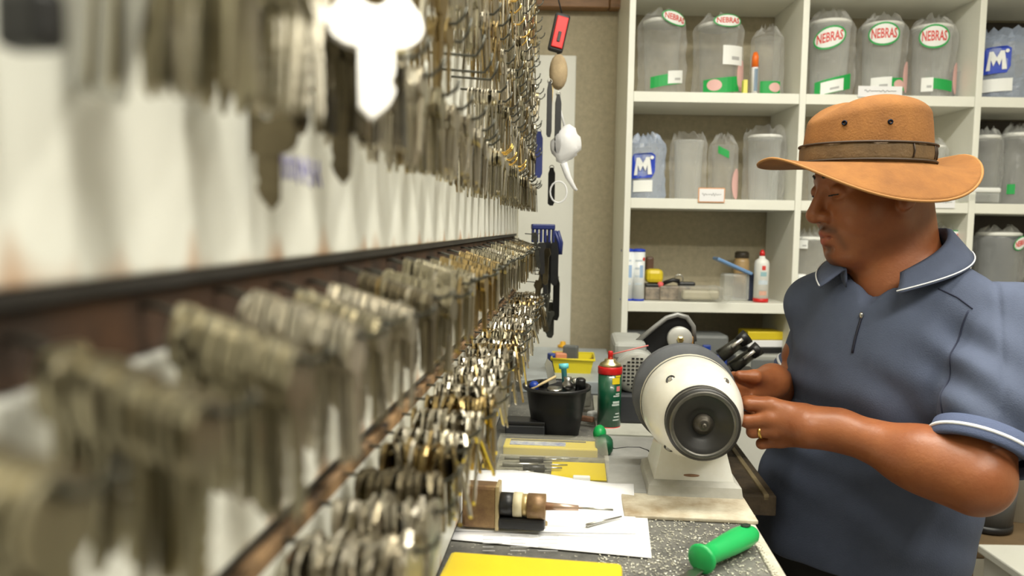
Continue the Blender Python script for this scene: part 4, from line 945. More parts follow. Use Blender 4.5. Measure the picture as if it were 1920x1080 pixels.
# second row
blue_bag(1212, 1, 0.125, 0.205, 'pale blue film bag with a blue M mark in the second row left cubby', 12, -0.30, 0.5, 0.040, 0.52)
bagged_jar(1290, 1, 0.120, 0.205, 'frosted white jar right of the blue M bag', None, None, None, seed=13, lid=False, neck=0.8, bh=1.02)
bagged_jar(1355, 1, 0.095, 0.190, 'bagged clear bottle with green patch between two frosted jars', None, dict(z=0.155, wa=0.018, hz=0.012, tilt=-0.5, da=-0.2), None, seed=14, jarM=FROSTD, lid=False, pink=True)
bagged_jar(1432, 1, 0.135, 0.215, 'frosted jar in a crumpled clear bag by the second row divider', None, None, None, seed=15, neck=0.9, bh=1.08)
bagged_jar(1548, 1, 0.150, 0.21, 'bagged clear jar mostly hidden behind the hat', None, None, None, seed=16, jarM=FROSTD)
bagged_jar(1742, 1, 0.110, 0.19, 'frosted jar partly hidden by the back of the hat', None, None, None, seed=17)
bagged_jar(1843, 1, 0.115, 0.225, 'cloudy bagged jar at the left of the second row right cubby', None, None, None, seed=18, jarM=FROSTD, film_=FILMD)
bagged_jar(1905, 1, 0.115, 0.235, 'tall bagged jar at the right of the second row right cubby', None, dict(z=0.05, wa=0.012, hz=0.016, da=-0.7), None, seed=19, jarM=FROSTD, film_=FILMD)
o = thing('plastic_box', shelf_pt(1838, 1, 2.53), 'white lidded plastic box lying before the cloudy bagged jars', 'box')
MB().box((0, 0, 0.018), (0.10, 0.06, 0.030), 0.005).build('box_body', FROST, o); MB().box((0, 0, 0.042), (0.104, 0.064, 0.016), 0.005).build('box_lid', WHITEP, o)
# third row, left cubby
def can_tube(px, label, seed):
    t = thing('sealant_tube', shelf_pt(px, 2, 2.535), label, 'sealant tube')
    MB().lathe([(0.0205, 0.006), (0.0205, 0.158)], 20).build('tube_body', mat('tube_white', (0.80, 0.83, 0.84), 0.35), t)
    MB().lathe([(0.021, 0.0), (0.021, 0.006)], 20).build('blue_base', BLUEP, t); MB().lathe([(0.021, 0.158), (0.021, 0.165), (0.010, 0.168)], 20).build('blue_top', BLUEP, t)
    MB().add(*rect_patch(0.0206, R(-70), 0.095, 0.006, 0.02, 0.0004, 0, 1.0)).build('blue_print', mat('print_skyblue', (0.35, 0.5, 0.75), 0.5), t)
    for k_ in range(4): MB().add(*rect_patch(0.0206, R(-95), 0.13-0.025*k_, 0.012, 0.003, 0.0004, 0, 1.0)).build('print_line', mat('print_paleblue', (0.6, 0.68, 0.75), 0.5), t)
    if seed: MB().add(*ell_patch(0.0206, R(-45), 0.135, 0.006, 0.006, 0.0006, 0, 8, 1.0, 14)).build('red_dot', REDP, t)
can_tube(1176, 'white tube with blue ends, leftmost on the third shelf', 0)
can_tube(1197, 'white tube with blue ends and red dot, second on the third shelf', 1)
t = thing('yellow_pump', shelf_pt(1226, 2, 2.58), 'yellow rounded plastic tool on a dark base beside the white tubes', 'tool')
MB().box((0, 0, 0.078), (0.058, 0.05, 0.046), 0.014).build('yellow_cover', YELLOW, t); MB().box((0, 0, 0.048), (0.06, 0.055, 0.010), 0.003).build('black_band', BLACK, t); MB().box((0, 0, 0.022), (0.062, 0.055, 0.042), 0.004).build('dark_base', mat('mottled_dark', (0.12, 0.11, 0.10), 0.5, var=0.6, vscale=40, col2=(0.4, 0.33, 0.25)), t)
MB().box((-0.012, 0.02, 0.115), (0.025, 0.03, 0.05), 0.006).build('brown_tip', mat('tip_brown', (0.10, 0.05, 0.03), 0.5), t)
t = thing('dark_pliers', shelf_pt(1262, 2, 2.57), 'dark clutter of pliers and wire behind the clear box', 'pliers')
mb = MB(); mb.tube([(-0.03, 0, 0.055), (0.0, 0, 0.066), (0.022, 0, 0.062)], 0.007, 7); mb.build('handle', BLACK, t)
MB().tube([(0.020+0.014*math.cos(a), 0, 0.070+0.014*math.sin(a)) for a in np.linspace(0, 6.28, 14, endpoint=False)], 0.0022, 6, True).build('wire_loop', STEEL, t)
MB().box((0.045, 0, 0.054), (0.055, 0.03, 0.014), 0.005).build('black_grip', BLACK, t); MB().ball((-0.042, -0.01, 0.05), 0.011).build('red_end', mat('red_pink', (0.75, 0.12, 0.12), 0.5), t)
MB().box((0.005, 0, 0.024), (0.10, 0.05, 0.047), 0.004).build('support_box', mat('mottled_dark', (0.1, 0.1, 0.1)), t)
t = thing('clear_food_box', shelf_pt(1312, 2, 2.55), 'clear plastic box with cream contents on the third shelf', 'box')
MB().box((0, 0, 0.026), (0.140, 0.075, 0.048), 0.008).build('clear_shell', FROSTD, t); MB().box((0, 0, 0.022), (0.118, 0.06, 0.030), 0.008).build('cream_content', mat('cream_content', (0.62, 0.57, 0.42), 0.5, var=0.25), t)
t = thing('glass_bowl', shelf_pt(1352, 2, 2.515), 'clear rounded bowl overhanging the third shelf front edge', 'bowl')
MB().lathe([(0.018, 0.0), (0.030, 0.010), (0.040, 0.030), (0.044, 0.055), (0.042, 0.055), (0.037, 0.030), (0.028, 0.012), (0.0, 0.004)], 26, Matrix.Translation((0, -0.012, 0.0))).build('bowl_body', CLEAR, t)
t = thing('clear_container', shelf_pt(1378, 2, 2.60), 'clear container with tilted blue lid on the third shelf', 'container')
MB().box((0, 0, 0.045), (0.085, 0.06, 0.088), 0.008).build('container_body', FROST, t)
x_ = MB().box((0, 0, 0), (0.125, 0.07, 0.010), 0.003).build('blue_lid', mat('lid_blue', (0.16, 0.30, 0.55), 0.35), t); x_.location = (-0.012, -0.01, 0.115); x_.rotation_euler = (0, R(23), 0)
t = thing('amber_jar', shelf_pt(1390, 2, 2.70), 'amber brown jar with dark lid behind the blue lidded container', 'jar')
MB().lathe([(0.024, 0), (0.026, 0.01), (0.026, 0.125), (0.022, 0.138)], 20).build('jar_body', mat('amber', (0.42, 0.28, 0.13), 0.3), t); MB().lathe([(0.024, 0.138), (0.024, 0.155), (0.018, 0.160)], 20).build('lid', mat('lid_dark_brown', (0.06, 0.045, 0.03), 0.4), t)
o = MB().box((0, 0, 0.045), (0.02, 0.03, 0.09), 0.003).build('dark_carton', mat('carton_navy', (0.03, 0.04, 0.08), 0.5), loc=shelf_pt(1408, 2, 2.60)); tag(o, 'narrow dark carton left of the white spray bottle', 'carton')
t = thing('glue_bottle', shelf_pt(1428, 2, 2.555), 'white bottle with red heart print and red cap on the third shelf', 'bottle')
MB().lathe([(0.0235, 0.004), (0.0235, 0.125), (0.021, 0.135), (0.010, 0.143), (0.009, 0.150)], 22).build('bottle_body', mat('bottle_white', (0.78, 0.78, 0.74), 0.35), t); MB().lathe([(0.0085, 0.150), (0.0085, 0.160), (0.004, 0.170)], 14).build('red_cap', RED, t); MB().lathe([(0.0245, 0), (0.0245, 0.012)], 22).build('red_base', RED, t)
for k_, (z_, M, w2) in enumerate(((0.112, REDP, 0.006), (0.092, mat('print_teal', (0.3, 0.5, 0.55), 0.5), 0.010), (0.065, mat('print_paleblue', (0.6, 0.7, 0.75)), 0.016), (0.03, mat('print_salmon', (0.7, 0.4, 0.3), 0.5), 0.012))):
    MB().add(*rect_patch(0.0237, R(-90), z_, w2, 0.007, 0.0004, 0, 1.0)).build('print', M, t)
# third row, middle and right cubbies
bagged_jar(1515, 2, 0.130, 0.215, 'grey bagged jar half hidden behind the man\'s shoulder', None, None, dict(z=0.19, wa=0.016, hz=0.014, da=-0.6), seed=20, jarM=FROSTD, film_=FILMD)
o = thing('dark_machine', shelf_pt(1502, 2, 2.53), 'black lock part with pale top left of the man\'s shoulder', 'lock part'); MB().box((0, 0, 0.035), (0.05, 0.05, 0.07), 0.006).build('part_body', BLACK, o); MB().lathe([(0.02, 0.07), (0.02, 0.09), (0.012, 0.095)], 16).build('part_top', WHITEP, o)
bagged_jar(1768, 2, 0.140, 0.235, 'bagged jar with green rimmed logo behind the man\'s collar', dict(z=0.222, wa=0.040, hz=0.022, text='NEBRAS'), None, None, seed=21, film_=FILMD)
bagged_jar(1868, 2, 0.165, 0.240, 'dark grey bagged jar with small oval logo behind the man\'s back', dict(z=0.205, wa=0.026, hz=0.022, tilt=0.35, da=0.35, text='NEBRAS'), None, None, seed=22, jarM=mat('grey_jar', (0.16, 0.17, 0.18), 0.35), film_=FILMD, bh=1.05)
# fourth row left: blue and grey tool boxes
t = thing('tool_box', shelf_pt(1258, 3, 2.56), 'long grey and blue tool box under the third shelf', 'tool box')
zb_ = 0.16
MB().box((0, 0, 0.08), (0.34, 0.11, 0.16), 0.006).build('lower_body', BLUE, t); MB().box((0, 0, 0.192), (0.345, 0.115, 0.065), 0.01).build('grey_lid', mat('toolbox_grey', (0.16, 0.17, 0.17), 0.5), t)
for k_ in (-0.12, -0.04, 0.10): MB().box((k_, -0.060, 0.176), (0.026, 0.010, 0.034), 0.003).build('latch', BLUE, t)
MB().tube([(-0.05, 0, 0.222), (-0.04, 0, 0.245), (0.04, 0, 0.245), (0.05, 0, 0.222)], 0.008, 8).build('carry_handle', BLACK, t)
# tags on the shelf edges
def edge_tag(px, py, w_, h, label, border=None, text=None):
    q = PY(px, py, YF-0.001); t = thing('shelf_label', (q[0], YF-0.0005, q[2]), label, 'label')
    MB().box((0, -0.001, 0), (w_, 0.0016, h), 0).build('card', mat('border_orange', (0.75, 0.35, 0.15), 0.5) if border else PAPER, t)
    if border: MB().box((0, -0.0024, 0), (w_-0.006, 0.001, h-0.006), 0).build('card_face', PAPER, t)
    if text:
        pts = [(-w_*0.36+w_*0.72*u, -0.0032, 0.002+h*0.10*math.sin(u*46)*(0.5+0.5*math.sin(u*11+1))) for u in np.linspace(0, 1, 60)]
        MB().tube(pts, 0.0007, 4).build('writing', mat('pencil', (0.25, 0.25, 0.25), 0.7), t)
edge_tag(1334, 366, 0.084, 0.046, 'white price card with orange border on the second shelf edge', True, 'Mopas')
edge_tag(1650, 172, 0.138, 0.034, 'white handwritten card on the top shelf edge above the hat', False, 'Copinhos Diversos')
edge_tag(1768, 380, 0.075, 0.034, 'white card with blue print on the shelf edge behind the hat', False, 'Copos')
# lower cabinet doors of the shelf unit
for i in range(3):
    d_ = sbox('cabinet_door', XS[i]+0.022, XS[i+1]-0.002, 0.03, 0.900, YF-0.020, YF-0.002, WHITE)
    MB().box((XS[i]+0.09-0.352, -0.030, 0.72), (0.02, 0.018, 0.10), 0.004).build('handle', STEEL, d_)
# ------------------------------------------------------------------ low table with odds and ends, right of the man
tq = PY(1885, 985, 2.05)
tt = thing('low_table', (tq[0]+0.10, tq[1]+0.05, 0), 'low brown wooden table behind the man at the right', 'table')
zt = float(tq[2])
MB().box((0, 0, zt-0.02), (0.60, 0.36, 0.04), 0.004).build('table_top', mat('brown_top', (0.22, 0.15, 0.08), 0.5, var=0.4, vscale=12), tt)
for sx in (-0.27, 0.27):
    for sy in (-0.15, 0.15): MB().box((sx, sy, (zt-0.041)/2), (0.04, 0.04, zt-0.041), 0.003).build('leg', WOODB, tt)
bw = thing('white_bucket', (tq[0]+0.075, tq[1]+0.10, zt+0.001), 'white paint bucket with blue label on the low table', 'bucket')
MB().lathe([(0.085, 0), (0.10, 0.20), (0.104, 0.20), (0.104, 0.215), (0.096, 0.216)], 28).build('bucket_body', mat('bucket_white', (0.72, 0.72, 0.66), 0.4), bw)
MB().add(*ell_patch(0.094, R(-75), 0.09, 0.045, 0.045, 0.001, 0, 12, 1.0)).build('blue_label', BLUEP, bw); MB().lathe([(0.1045, 0.186), (0.1055, 0.19), (0.1055, 0.206), (0.1045, 0.21)], 28, cap=False).build('black_rim', BLACK, bw)
bk_ = thing('dark_bin', (tq[0]-0.065, tq[1]-0.02, zt+0.001), 'dark grey bin standing left on the low table', 'bin')
MB().lathe([(0.055, 0), (0.062, 0.005), (0.062, 0.02)], 24).build('bin_base', BLACK, bk_); MB().lathe([(0.060, 0.02), (0.070, 0.15), (0.066, 0.15), (0.056, 0.02)], 24).build('bin_body', mat('bin_grey', (0.10, 0.105, 0.11), 0.4), bk_)
wc = thing('white_chest', (tq[0]+0.10, tq[1]-0.30, 0), 'white low cabinet in front of the brown table', 'cabinet')
zc2 = float(PY(1885, 1035, tq[1]-0.2)[2])
MB().box((0, 0, zc2/2-0.01), (0.52, 0.26, zc2-0.02), 0.006).build('chest_body', WHITE, wc); MB().box((0, 0, zc2-0.008), (0.54, 0.28, 0.022), 0.004).build('chest_top', SHELFW, wc)
# ------------------------------------------------------------------ signed-distance modelling for the man's body and clothes
class SDF:
    """smooth union of round cones and ellipsoids (op '+'), or smooth cuts (op '-')"""
    def __init__(s): s.p = []
    def cone(s, a, b, ra, rb, k=0.01, op='+'):
        s.p.append(('c', np.array(a, float), np.array(b, float), ra, rb, k, op)); return s
    def ell(s, c, r, Rm=None, k=0.01, op='+'):
        s.p.append(('e', np.array(c, float), np.array(r, float), np.eye(3) if Rm is None else np.array(Rm, float), 0, k, op)); return s
    def cut(s, pt, nrm, k=0.003):       # keep the side the normal points away from
        s.p.append(('h', np.array(pt, float), np.array(nrm, float), 0, 0, k, '-')); return s
    def bounds(s, pad=0.02):
        lo = np.full(3, 1e9); hi = -lo
        for p in s.p:
            if p[6] != '+': continue
            if p[0] == 'c':
                for q, r in ((p[1], p[3]), (p[2], p[4])): lo = np.minimum(lo, q-r); hi = np.maximum(hi, q+r)
            elif p[0] == 'e':
                e = np.sqrt(((p[3].T*p[2][:, None])**2).sum(0)) if False else np.sqrt(((p[3]*p[2][None, :])**2).sum(1))
                lo = np.minimum(lo, p[1]-e); hi = np.maximum(hi, p[1]+e)
        return lo-pad, hi+pad
    def ev(s, P):
        d = np.full(len(P), 0.06, np.float64)
        for t, a, b, ra, rb, k, op in s.p:
            m_ = 0.05+k
            if t == 'c':
                lo = np.minimum(a-ra, b-rb)-m_; hi = np.maximum(a+ra, b+rb)+m_
            elif t == 'e':
                e = np.sqrt(((ra*b[None, :])**2).sum(1)); lo = a-e-m_; hi = a+e+m_
            if t == 'h': idx = np.arange(len(P))
            else: idx = np.nonzero(((P > lo) & (P < hi)).all(1))[0]
            if len(idx) == 0: continue
            Q = P[idx]
            if t == 'c':
                ba = b-a; L2 = ba@ba; h = np.clip(((Q-a)@ba)/max(L2, 1e-12), 0, 1)
                v = np.sqrt((((Q-a)-h[:, None]*ba)**2).sum(1))-(ra+(rb-ra)*h)
            elif t == 'e':
                q = (Q-a)@ra
                k0 = np.sqrt(((q/b)**2).sum(1)); k1 = np.sqrt(((q/(b*b))**2).sum(1))+1e-9
                v = np.where(k0 < 1e-6, -b.min(), k0*(k0-1)/k1)
            else: v = -((Q-a)@b)      # inside the removed half space when negative
            x = d[idx]
            if op == '+':
                h = np.maximum(k-np.abs(x-v), 0)/k; d[idx] = np.minimum(x, v)-h*h*k*0.25
            else:
                v = -v; h = np.maximum(k-np.abs(x-v), 0)/k; d[idx] = np.maximum(x, v)+h*h*k*0.25
        return d
def surface_nets(sdf, vox, lo=None, hi=None):
    if lo is None: lo, hi = sdf.bounds()
    BS = 8; nb = np.ceil((hi-lo)/(vox*BS)).astype(int); N = nb*BS+1
    # coarse pass at block centres
    g = np.stack(np.meshgrid(*[np.arange(n) for n in nb], indexing='ij'), -1).reshape(-1, 3)
    cc = lo+(g+0.5)*BS*vox; dc = sdf.ev(cc)
    act = g[np.abs(dc) < BS*vox*1.35]
    D = np.full(tuple(N), 1.0, np.float32)
    for b_, v in zip(g[dc < 0], dc[dc < 0]): D[b_[0]*BS:b_[0]*BS+BS+1, b_[1]*BS:b_[1]*BS+BS+1, b_[2]*BS:b_[2]*BS+BS+1] = -1.0
    o = np.stack(np.meshgrid(*[np.arange(BS+1)]*3, indexing='ij'), -1).reshape(-1, 3)
    I = (act[:, None, :]*BS+o[None]).reshape(-1, 3)
    fl = np.unique((I[:, 0]*N[1]+I[:, 1])*N[2]+I[:, 2])
    I = np.stack([fl//(N[1]*N[2]), fl//N[2] % N[1], fl % N[2]], -1)
    D.reshape(-1)[fl] = sdf.ev(lo+I*vox)
    oc = np.stack(np.meshgrid(*[np.arange(BS)]*3, indexing='ij'), -1).reshape(-1, 3)
    Cc = (act[:, None, :]*BS+oc[None]).reshape(-1, 3)
    cor = np.array([(i, j, k) for i in (0, 1) for j in (0, 1) for k in (0, 1)])
    vals = np.stack([D[Cc[:, 0]+c[0], Cc[:, 1]+c[1], Cc[:, 2]+c[2]] for c in cor], 1)
    ins = vals < 0; on = ins.any(1) & ~ins.all(1)
    Cc = Cc[on]; vals = vals[on]
    E = [(a, b) for a in range(8) for b in range(a+1, 8) if np.abs(cor[a]-cor[b]).sum() == 1]
    acc = np.zeros((len(Cc), 3)); cnt = np.zeros(len(Cc))
    for a, b in E:
        va, vb = vals[:, a], vals[:, b]; cr = (va < 0) != (vb < 0)
        t = np.where(cr, va/np.where(cr, va-vb, 1), 0)
        acc += np.where(cr[:, None], cor[a]+(cor[b]-cor[a])*t[:, None], 0); cnt += cr
    V = lo+(Cc+acc/cnt[:, None])*vox
    idm = np.full(tuple(N), -1, np.int32); idm[Cc[:, 0], Cc[:, 1], Cc[:, 2]] = np.arange(len(Cc))
    F = []
    for ax in range(3):
        u, w_ = [(1, 2), (2, 0), (0, 1)][ax]
        eu = np.eye(3, dtype=int)[u]; ew = np.eye(3, dtype=int)[w_]; ea = np.eye(3, dtype=int)[ax]
        ok = (Cc[:, u] > 0) & (Cc[:, w_] > 0); B = Cc[ok]
        d0 = D[B[:, 0], B[:, 1], B[:, 2]]; B2 = B+ea; d1 = D[B2[:, 0], B2[:, 1], B2[:, 2]]
        cr = (d0 < 0) != (d1 < 0); B = B[cr]; fl_ = (d0[cr] < 0)
        def at(q): return idm[q[:, 0], q[:, 1], q[:, 2]]
        q = np.stack([at(B), at(B-eu), at(B-eu-ew), at(B-ew)], 1); good = (q >= 0).all(1); q = q[good]; fl_ = fl_[good]
        q[fl_] = q[fl_]; q[~fl_] = q[~fl_][:, ::-1]; F.append(q)
    return V, np.concatenate(F)
def relax(V, F, it=1, lam=0.5):
    e = np.concatenate([F[:, [0, 1]], F[:, [1, 2]], F[:, [2, 3]], F[:, [3, 0]]]); 
    for _ in range(it):
        S = np.zeros_like(V); n = np.zeros(len(V))
        for a, b in ((0, 1), (1, 0)):
            np.add.at(S, e[:, a], V[e[:, b]]); np.add.at(n, e[:, a], 1)
        V = V+lam*(S/np.maximum(n, 1)[:, None]-V)
    return V
def vnormals(V, F):
    n = np.cross(V[F[:, 2]]-V[F[:, 0]], V[F[:, 3]]-V[F[:, 1]]); N_ = np.zeros_like(V)
    for i in range(4): np.add.at(N_, F[:, i], n)
    return N_/np.maximum(np.linalg.norm(N_, axis=1), 1e-12)[:, None]
def to_obj(name, V, F, M, parent, smooth=True):
    o_ = np.array(parent.location) if parent is not None else np.zeros(3)
    me = bpy.data.meshes.new(name); me.from_pydata((V-o_).tolist(), [], F.tolist()); me.update()
    me.polygons.foreach_set('use_smooth', [smooth]*len(me.polygons)); me.materials.append(M)
    return link(name, me, parent)
def vnoise(P, sc, seed=0):
    """smooth value noise in [-1, 1]"""
    Q = P*sc+seed*17.13; i = np.floor(Q).astype(np.int64); f = Q-i; f = f*f*(3-2*f); r = 0
    for dx in (0, 1):
        for dy in (0, 1):
            for dz in (0, 1):
                h = ((i[:, 0]+dx)*73856093) ^ ((i[:, 1]+dy)*19349663) ^ ((i[:, 2]+dz)*83492791); h = (h % 100003)/50001.5-1
                r = r+h*np.where(dx, f[:, 0], 1-f[:, 0])*np.where(dy, f[:, 1], 1-f[:, 1])*np.where(dz, f[:, 2], 1-f[:, 2])
    return r

# ------------------------------------------------------------------ the man
SKIN = mat('skin', (0.34, 0.118, 0.042), 0.42, var=0.22, vscale=16, col2=(0.26, 0.080, 0.028), sss=0.12, bump=0.10, bscale=170)
POLO = mat('polo_blue', (0.082, 0.102, 0.165), 0.85, var=0.12, vscale=30, bump=0.22, bscale=420)
HAIR = mat('hair_black', (0.010, 0.008, 0.007), 0.6, bump=0.4, bscale=260)
man = thing('person', (0.70, 1.46, 0.0), 'man in a blue polo shirt and tan hat bending over the grinding motor', 'person')
UP = np.array([0, 0, 1.0])
# torso frame: facing left and a little towards the camera
TY = R(50); tf_ = np.array([-math.sin(TY), -math.cos(TY), 0]); tl_ = np.array([-tf_[1], tf_[0], 0])
def T(f, l, z, c=(0.715, 1.46)): return np.array([c[0], c[1], 0])+tf_*f+tl_*l+UP*z
# head frame
HY = R(83); HP = R(10); HS = 1.06
hf = np.array([-math.sin(HY)*math.cos(HP), -math.cos(HY)*math.cos(HP), -math.sin(HP)])
hl = np.array([math.cos(HY), -math.sin(HY), 0.0]); hu = np.cross(hf, hl)
HC = np.array([0.668, 1.47, 1.577]); HM = np.stack([hf, hl, hu], 1)
def H(x, y, z): return HC+HS*(hf*x+hl*y+hu*z)
body = SDF()
def he(c, r, k=0.012, op='+'): body.ell(H(*c), np.array(r)*HS, HM, k, op)
def hc(a, b, ra, rb, k=0.01, op='+'): body.cone(H(*a), H(*b), ra*HS, rb*HS, k, op)
he((-0.012, 0, 0.036), (0.100, 0.078, 0.084), 0.01)
he((0.034, 0, -0.030), (0.060, 0.060, 0.084), 0.03)
for y in (-1, 1):
    hc((0.000, y*0.052, -0.050), (0.060, y*0.026, -0.098), 0.024, 0.020, 0.035)
    he((0.056, y*0.040, -0.028), (0.032, 0.030, 0.034), 0.025)
    hc((0.082, y*0.012, 0.034), (0.066, y*0.052, 0.030), 0.012, 0.010, 0.018)
he((0.070, 0, -0.100), (0.024, 0.024, 0.018), 0.02)
he((0.030, 0, -0.100), (0.050, 0.048, 0.030), 0.03)
he((0.074, 0, -0.066), (0.026, 0.030, 0.026), 0.02)
for y in (-1, 1): he((0.100, y*0.034, 0.010), (0.020, 0.017, 0.012), 0.014, '-')
hc((0.088, 0, 0.022), (0.112, 0, -0.024), 0.0085, 0.0125, 0.012)
he((0.110, 0, -0.028), (0.0140, 0.0140, 0.0120), 0.010)
for y in (-1, 1):
    he((0.098, y*0.0155, -0.032), (0.0140, 0.0100, 0.0098), 0.006)
    he((0.081, y*0.034, 0.012), (0.013, 0.015, 0.012), 0.004)         # lowered eyelid
    he((0.104, y*0.008, -0.042), (0.005, 0.0035, 0.004), 0.003, '-')  # nostril
    hc((0.086, y*0.020, -0.063), (0.099, y*0.004, -0.059), 0.0052, 0.0068, 0.006)
    hc((0.085, y*0.019, -0.068), (0.096, y*0.003, -0.075), 0.0050, 0.0078, 0.006)
hc((0.104, 0.012, -0.0668), (0.104, -0.012, -0.0668), 0.0022, 0.0022, 0.003, '-')
for y in (-1, 1):
    hc((0.098, y*0.012, -0.0670), (0.084, y*0.027, -0.0695), 0.0024, 0.0022, 0.003, '-')
hc((0.096, -0.012, -0.0885), (0.096, 0.012, -0.0885), 0.003, 0.003, 0.012, '-')
for y in (-1, 1):
    he((-0.012, y*0.079, -0.004), (0.020, 0.009, 0.032), 0.006); he((-0.004, y*0.087, 0.000), (0.010, 0.007, 0.018), 0.006, '-'); he((-0.002, y*0.080, -0.028), (0.009, 0.007, 0.010), 0.006)
# neck and shoulders
body.cone(H(-0.030, 0, -0.040), T(0.005, 0.0, 1.40), 0.066, 0.072, 0.025)
body.cone(H(-0.045, 0, -0.010), T(-0.03, 0.0, 1.41), 0.055, 0.072, 0.02)
for y in (-1, 1): body.cone(T(-0.02, y*0.03, 1.415), T(-0.01, y*0.17, 1.360), 0.056, 0.045, 0.03)
body.ell(T(-0.02, 0, 1.22), (0.10, 0.15, 0.17), np.stack([tf_, tl_, UP], 1), 0.04)
body.ell(T(0.0, 0, 1.03, (0.725, 1.57)), (0.12, 0.15, 0.16), np.stack([tf_, tl_, UP], 1), 0.04)
# arms
SL = np.array([0.852, 1.315, 1.345]); EL = PY(1828, 893, 1.20); WL = PY(1572, 806, 1.345)
SR = np.array([0.655, 1.590, 1.335]); ER = np.array([0.612, 1.685, 1.130]); WR = PY(1452, 712, 1.53)
def lerp(a, b, t): return np.asarray(a)*(1-t)+np.asarray(b)*t
for S_, E_, W_, k_ in ((SL, EL, WL, 1.0), (SR, ER, WR, 0.94)):
    body.cone(S_, lerp(S_, E_, 0.5), 0.056, 0.056*k_, 0.03); body.cone(lerp(S_, E_, 0.5), E_, 0.055*k_, 0.046*k_, 0.03)
    body.ell(E_, (0.048*k_,)*3, None, 0.02)
    fa = W_-E_
    body.cone(E_, lerp(E_, W_, 0.35), 0.046*k_, 0.050*k_, 0.03); body.cone(lerp(E_, W_, 0.3), W_, 0.049*k_, 0.032*k_, 0.03)
body.cone(EL+np.array([0.0, 0, -0.012]), lerp(EL, WL, 0.5)+np.array([0, 0, -0.012]), 0.040, 0.030, 0.03)
# near (left) hand: back of the hand to the camera, fingers curled towards the wheel
hd_ = PY(1478, 782, 1.385)
PALM_U = (hd_-WL)/np.linalg.norm(hd_-WL)
kn_px = [(1450, 762, 1.385), (1445, 787, 1.378), (1452, 809, 1.380), (1466, 828, 1.390)]      # knuckles
pp_px = [(1404, 758, 1.402), (1400, 790, 1.396), (1411, 810, 1.398), (1428, 832, 1.405)]      # middle joints
KN_ = [PY(*k) for k in kn_px]; PP_ = [PY(*k) for k in pp_px]
body.cone(WL, lerp(WL, lerp(KN_[1], KN_[2], 0.5), 0.45), 0.033, 0.036, 0.025)
for i, k in enumerate(KN_):
    off = np.array([0, 0.010, 0])
    body.cone(lerp(WL, k, 0.22)+off, k+off*0.7, 0.024, 0.0150 if i < 3 else 0.0135, 0.016)
fr = [0.0112, 0.0116, 0.0110, 0.0098]
for i, (k, p_) in enumerate(zip(KN_, PP_)):
    r_ = fr[i]
    body.cone(k+np.array([0, 0.004, 0]), p_, r_*1.18, r_, 0.006)
    q1 = p_+np.array([0.004+0.004*i, 0.030-0.002*i, -0.002+0.003*i]); q2 = q1+np.array([0.016, 0.010, 0.002])
    body.cone(p_, q1, r_, r_*0.92, 0.004); body.cone(q1, q2, r_*0.92, r_*0.75, 0.004)
th0 = lerp(WL, KN_[0], 0.35)+np.array([-0.01, 0.030, 0.004]); th1 = PY(1440, 757, 1.43); th2 = PY(1408, 752, 1.437)
body.cone(th0, th1, 0.019, 0.0135, 0.015); body.cone(th1, th2, 0.0130, 0.0095, 0.005)
# far (right) hand: fist closed on the key, thumb side up
kf = [PY(1408, 712, 1.475), PY(1404, 727, 1.470), PY(1408, 742, 1.475), PY(1414, 755, 1.485)]
pf = [PY(1376, 708, 1.455), PY(1372, 724, 1.450), PY(1378, 740, 1.455), PY(1386, 753, 1.465)]
for i in range(4):
    body.cone(lerp(WR, kf[i], 0.15), kf[i], 0.026, 0.0145, 0.016)
    body.cone(kf[i], pf[i], 0.0125, 0.011, 0.005); q1 = pf[i]+np.array([0.012, 0.026, -0.004]); body.cone(pf[i], q1, 0.011, 0.0095, 0.004); body.cone(q1, q1+np.array([0.018, 0.004, 0.0]), 0.0095, 0.008, 0.004)
t1 = PY(1415, 706, 1.448); t2 = PY(1386, 704, 1.442)
body.cone(lerp(WR, kf[0], 0.35), t1, 0.019, 0.013, 0.012); body.cone(t1, t2, 0.0128, 0.0095, 0.005)
V, F = surface_nets(body, 0.0027)
V = relax(V, F, 2, 0.45)
bo = to_obj('body', V, F, SKIN, man)
def cdist(P, a, b):
    a = np.asarray(a); b = np.asarray(b); ba = b-a; h = np.clip(((P-a)@ba)/(ba@ba), 0, 1); return np.sqrt((((P-a)-h[:, None]*ba)**2).sum(1))
stub_shade = np.zeros(len(V)); lips = np.zeros(len(V))
for y in (-1, 1):
    for a_, b_, w2, k_ in (((0.1035, y*0.002, -0.0500), (0.090, y*0.024, -0.0570), 0.008, 0.75), ((0.090, y*0.026, -0.058), (0.080, y*0.034, -0.088), 0.007, 0.45), ((0.092, 0, -0.092), (0.088, y*0.004, -0.112), 0.012, 0.6), ((0.07, y*0.03, -0.105), (0.02, y*0.055, -0.085), 0.014, 0.3)):
        stub_shade = np.maximum(stub_shade, k_*np.exp(-(cdist(V, H(*a_), H(*b_))/w2)**2))
    for a_, b_ in (((0.086, y*0.021, -0.0655), (0.104, 0, -0.060)), ((0.085, y*0.020, -0.068), (0.104, 0, -0.075))):
        lips = np.maximum(lips, np.exp(-(cdist(V, H(*a_), H(*b_))/0.0085)**2))
lips = np.clip(lips*1.5-0.55, 0, 1)
for y in (-1, 1):
    stub_shade = np.maximum(stub_shade, 0.85*np.exp(-(cdist(V, H(0.103, 0, -0.0668), H(0.084, y*0.026, -0.0695))/0.0026)**2))  # crease shade between the lips, painted into the stubble mask
    stub_shade = np.maximum(stub_shade, 0.8*np.exp(-(cdist(V, H(0.106, y*0.008, -0.040), H(0.101, y*0.009, -0.041))/0.0032)**2))  # nostril shade, painted into the same mask
    lips = lips*(1-0.0*stub_shade)
ca = bo.data.color_attributes.new('beard_shade', 'FLOAT_COLOR', 'POINT')
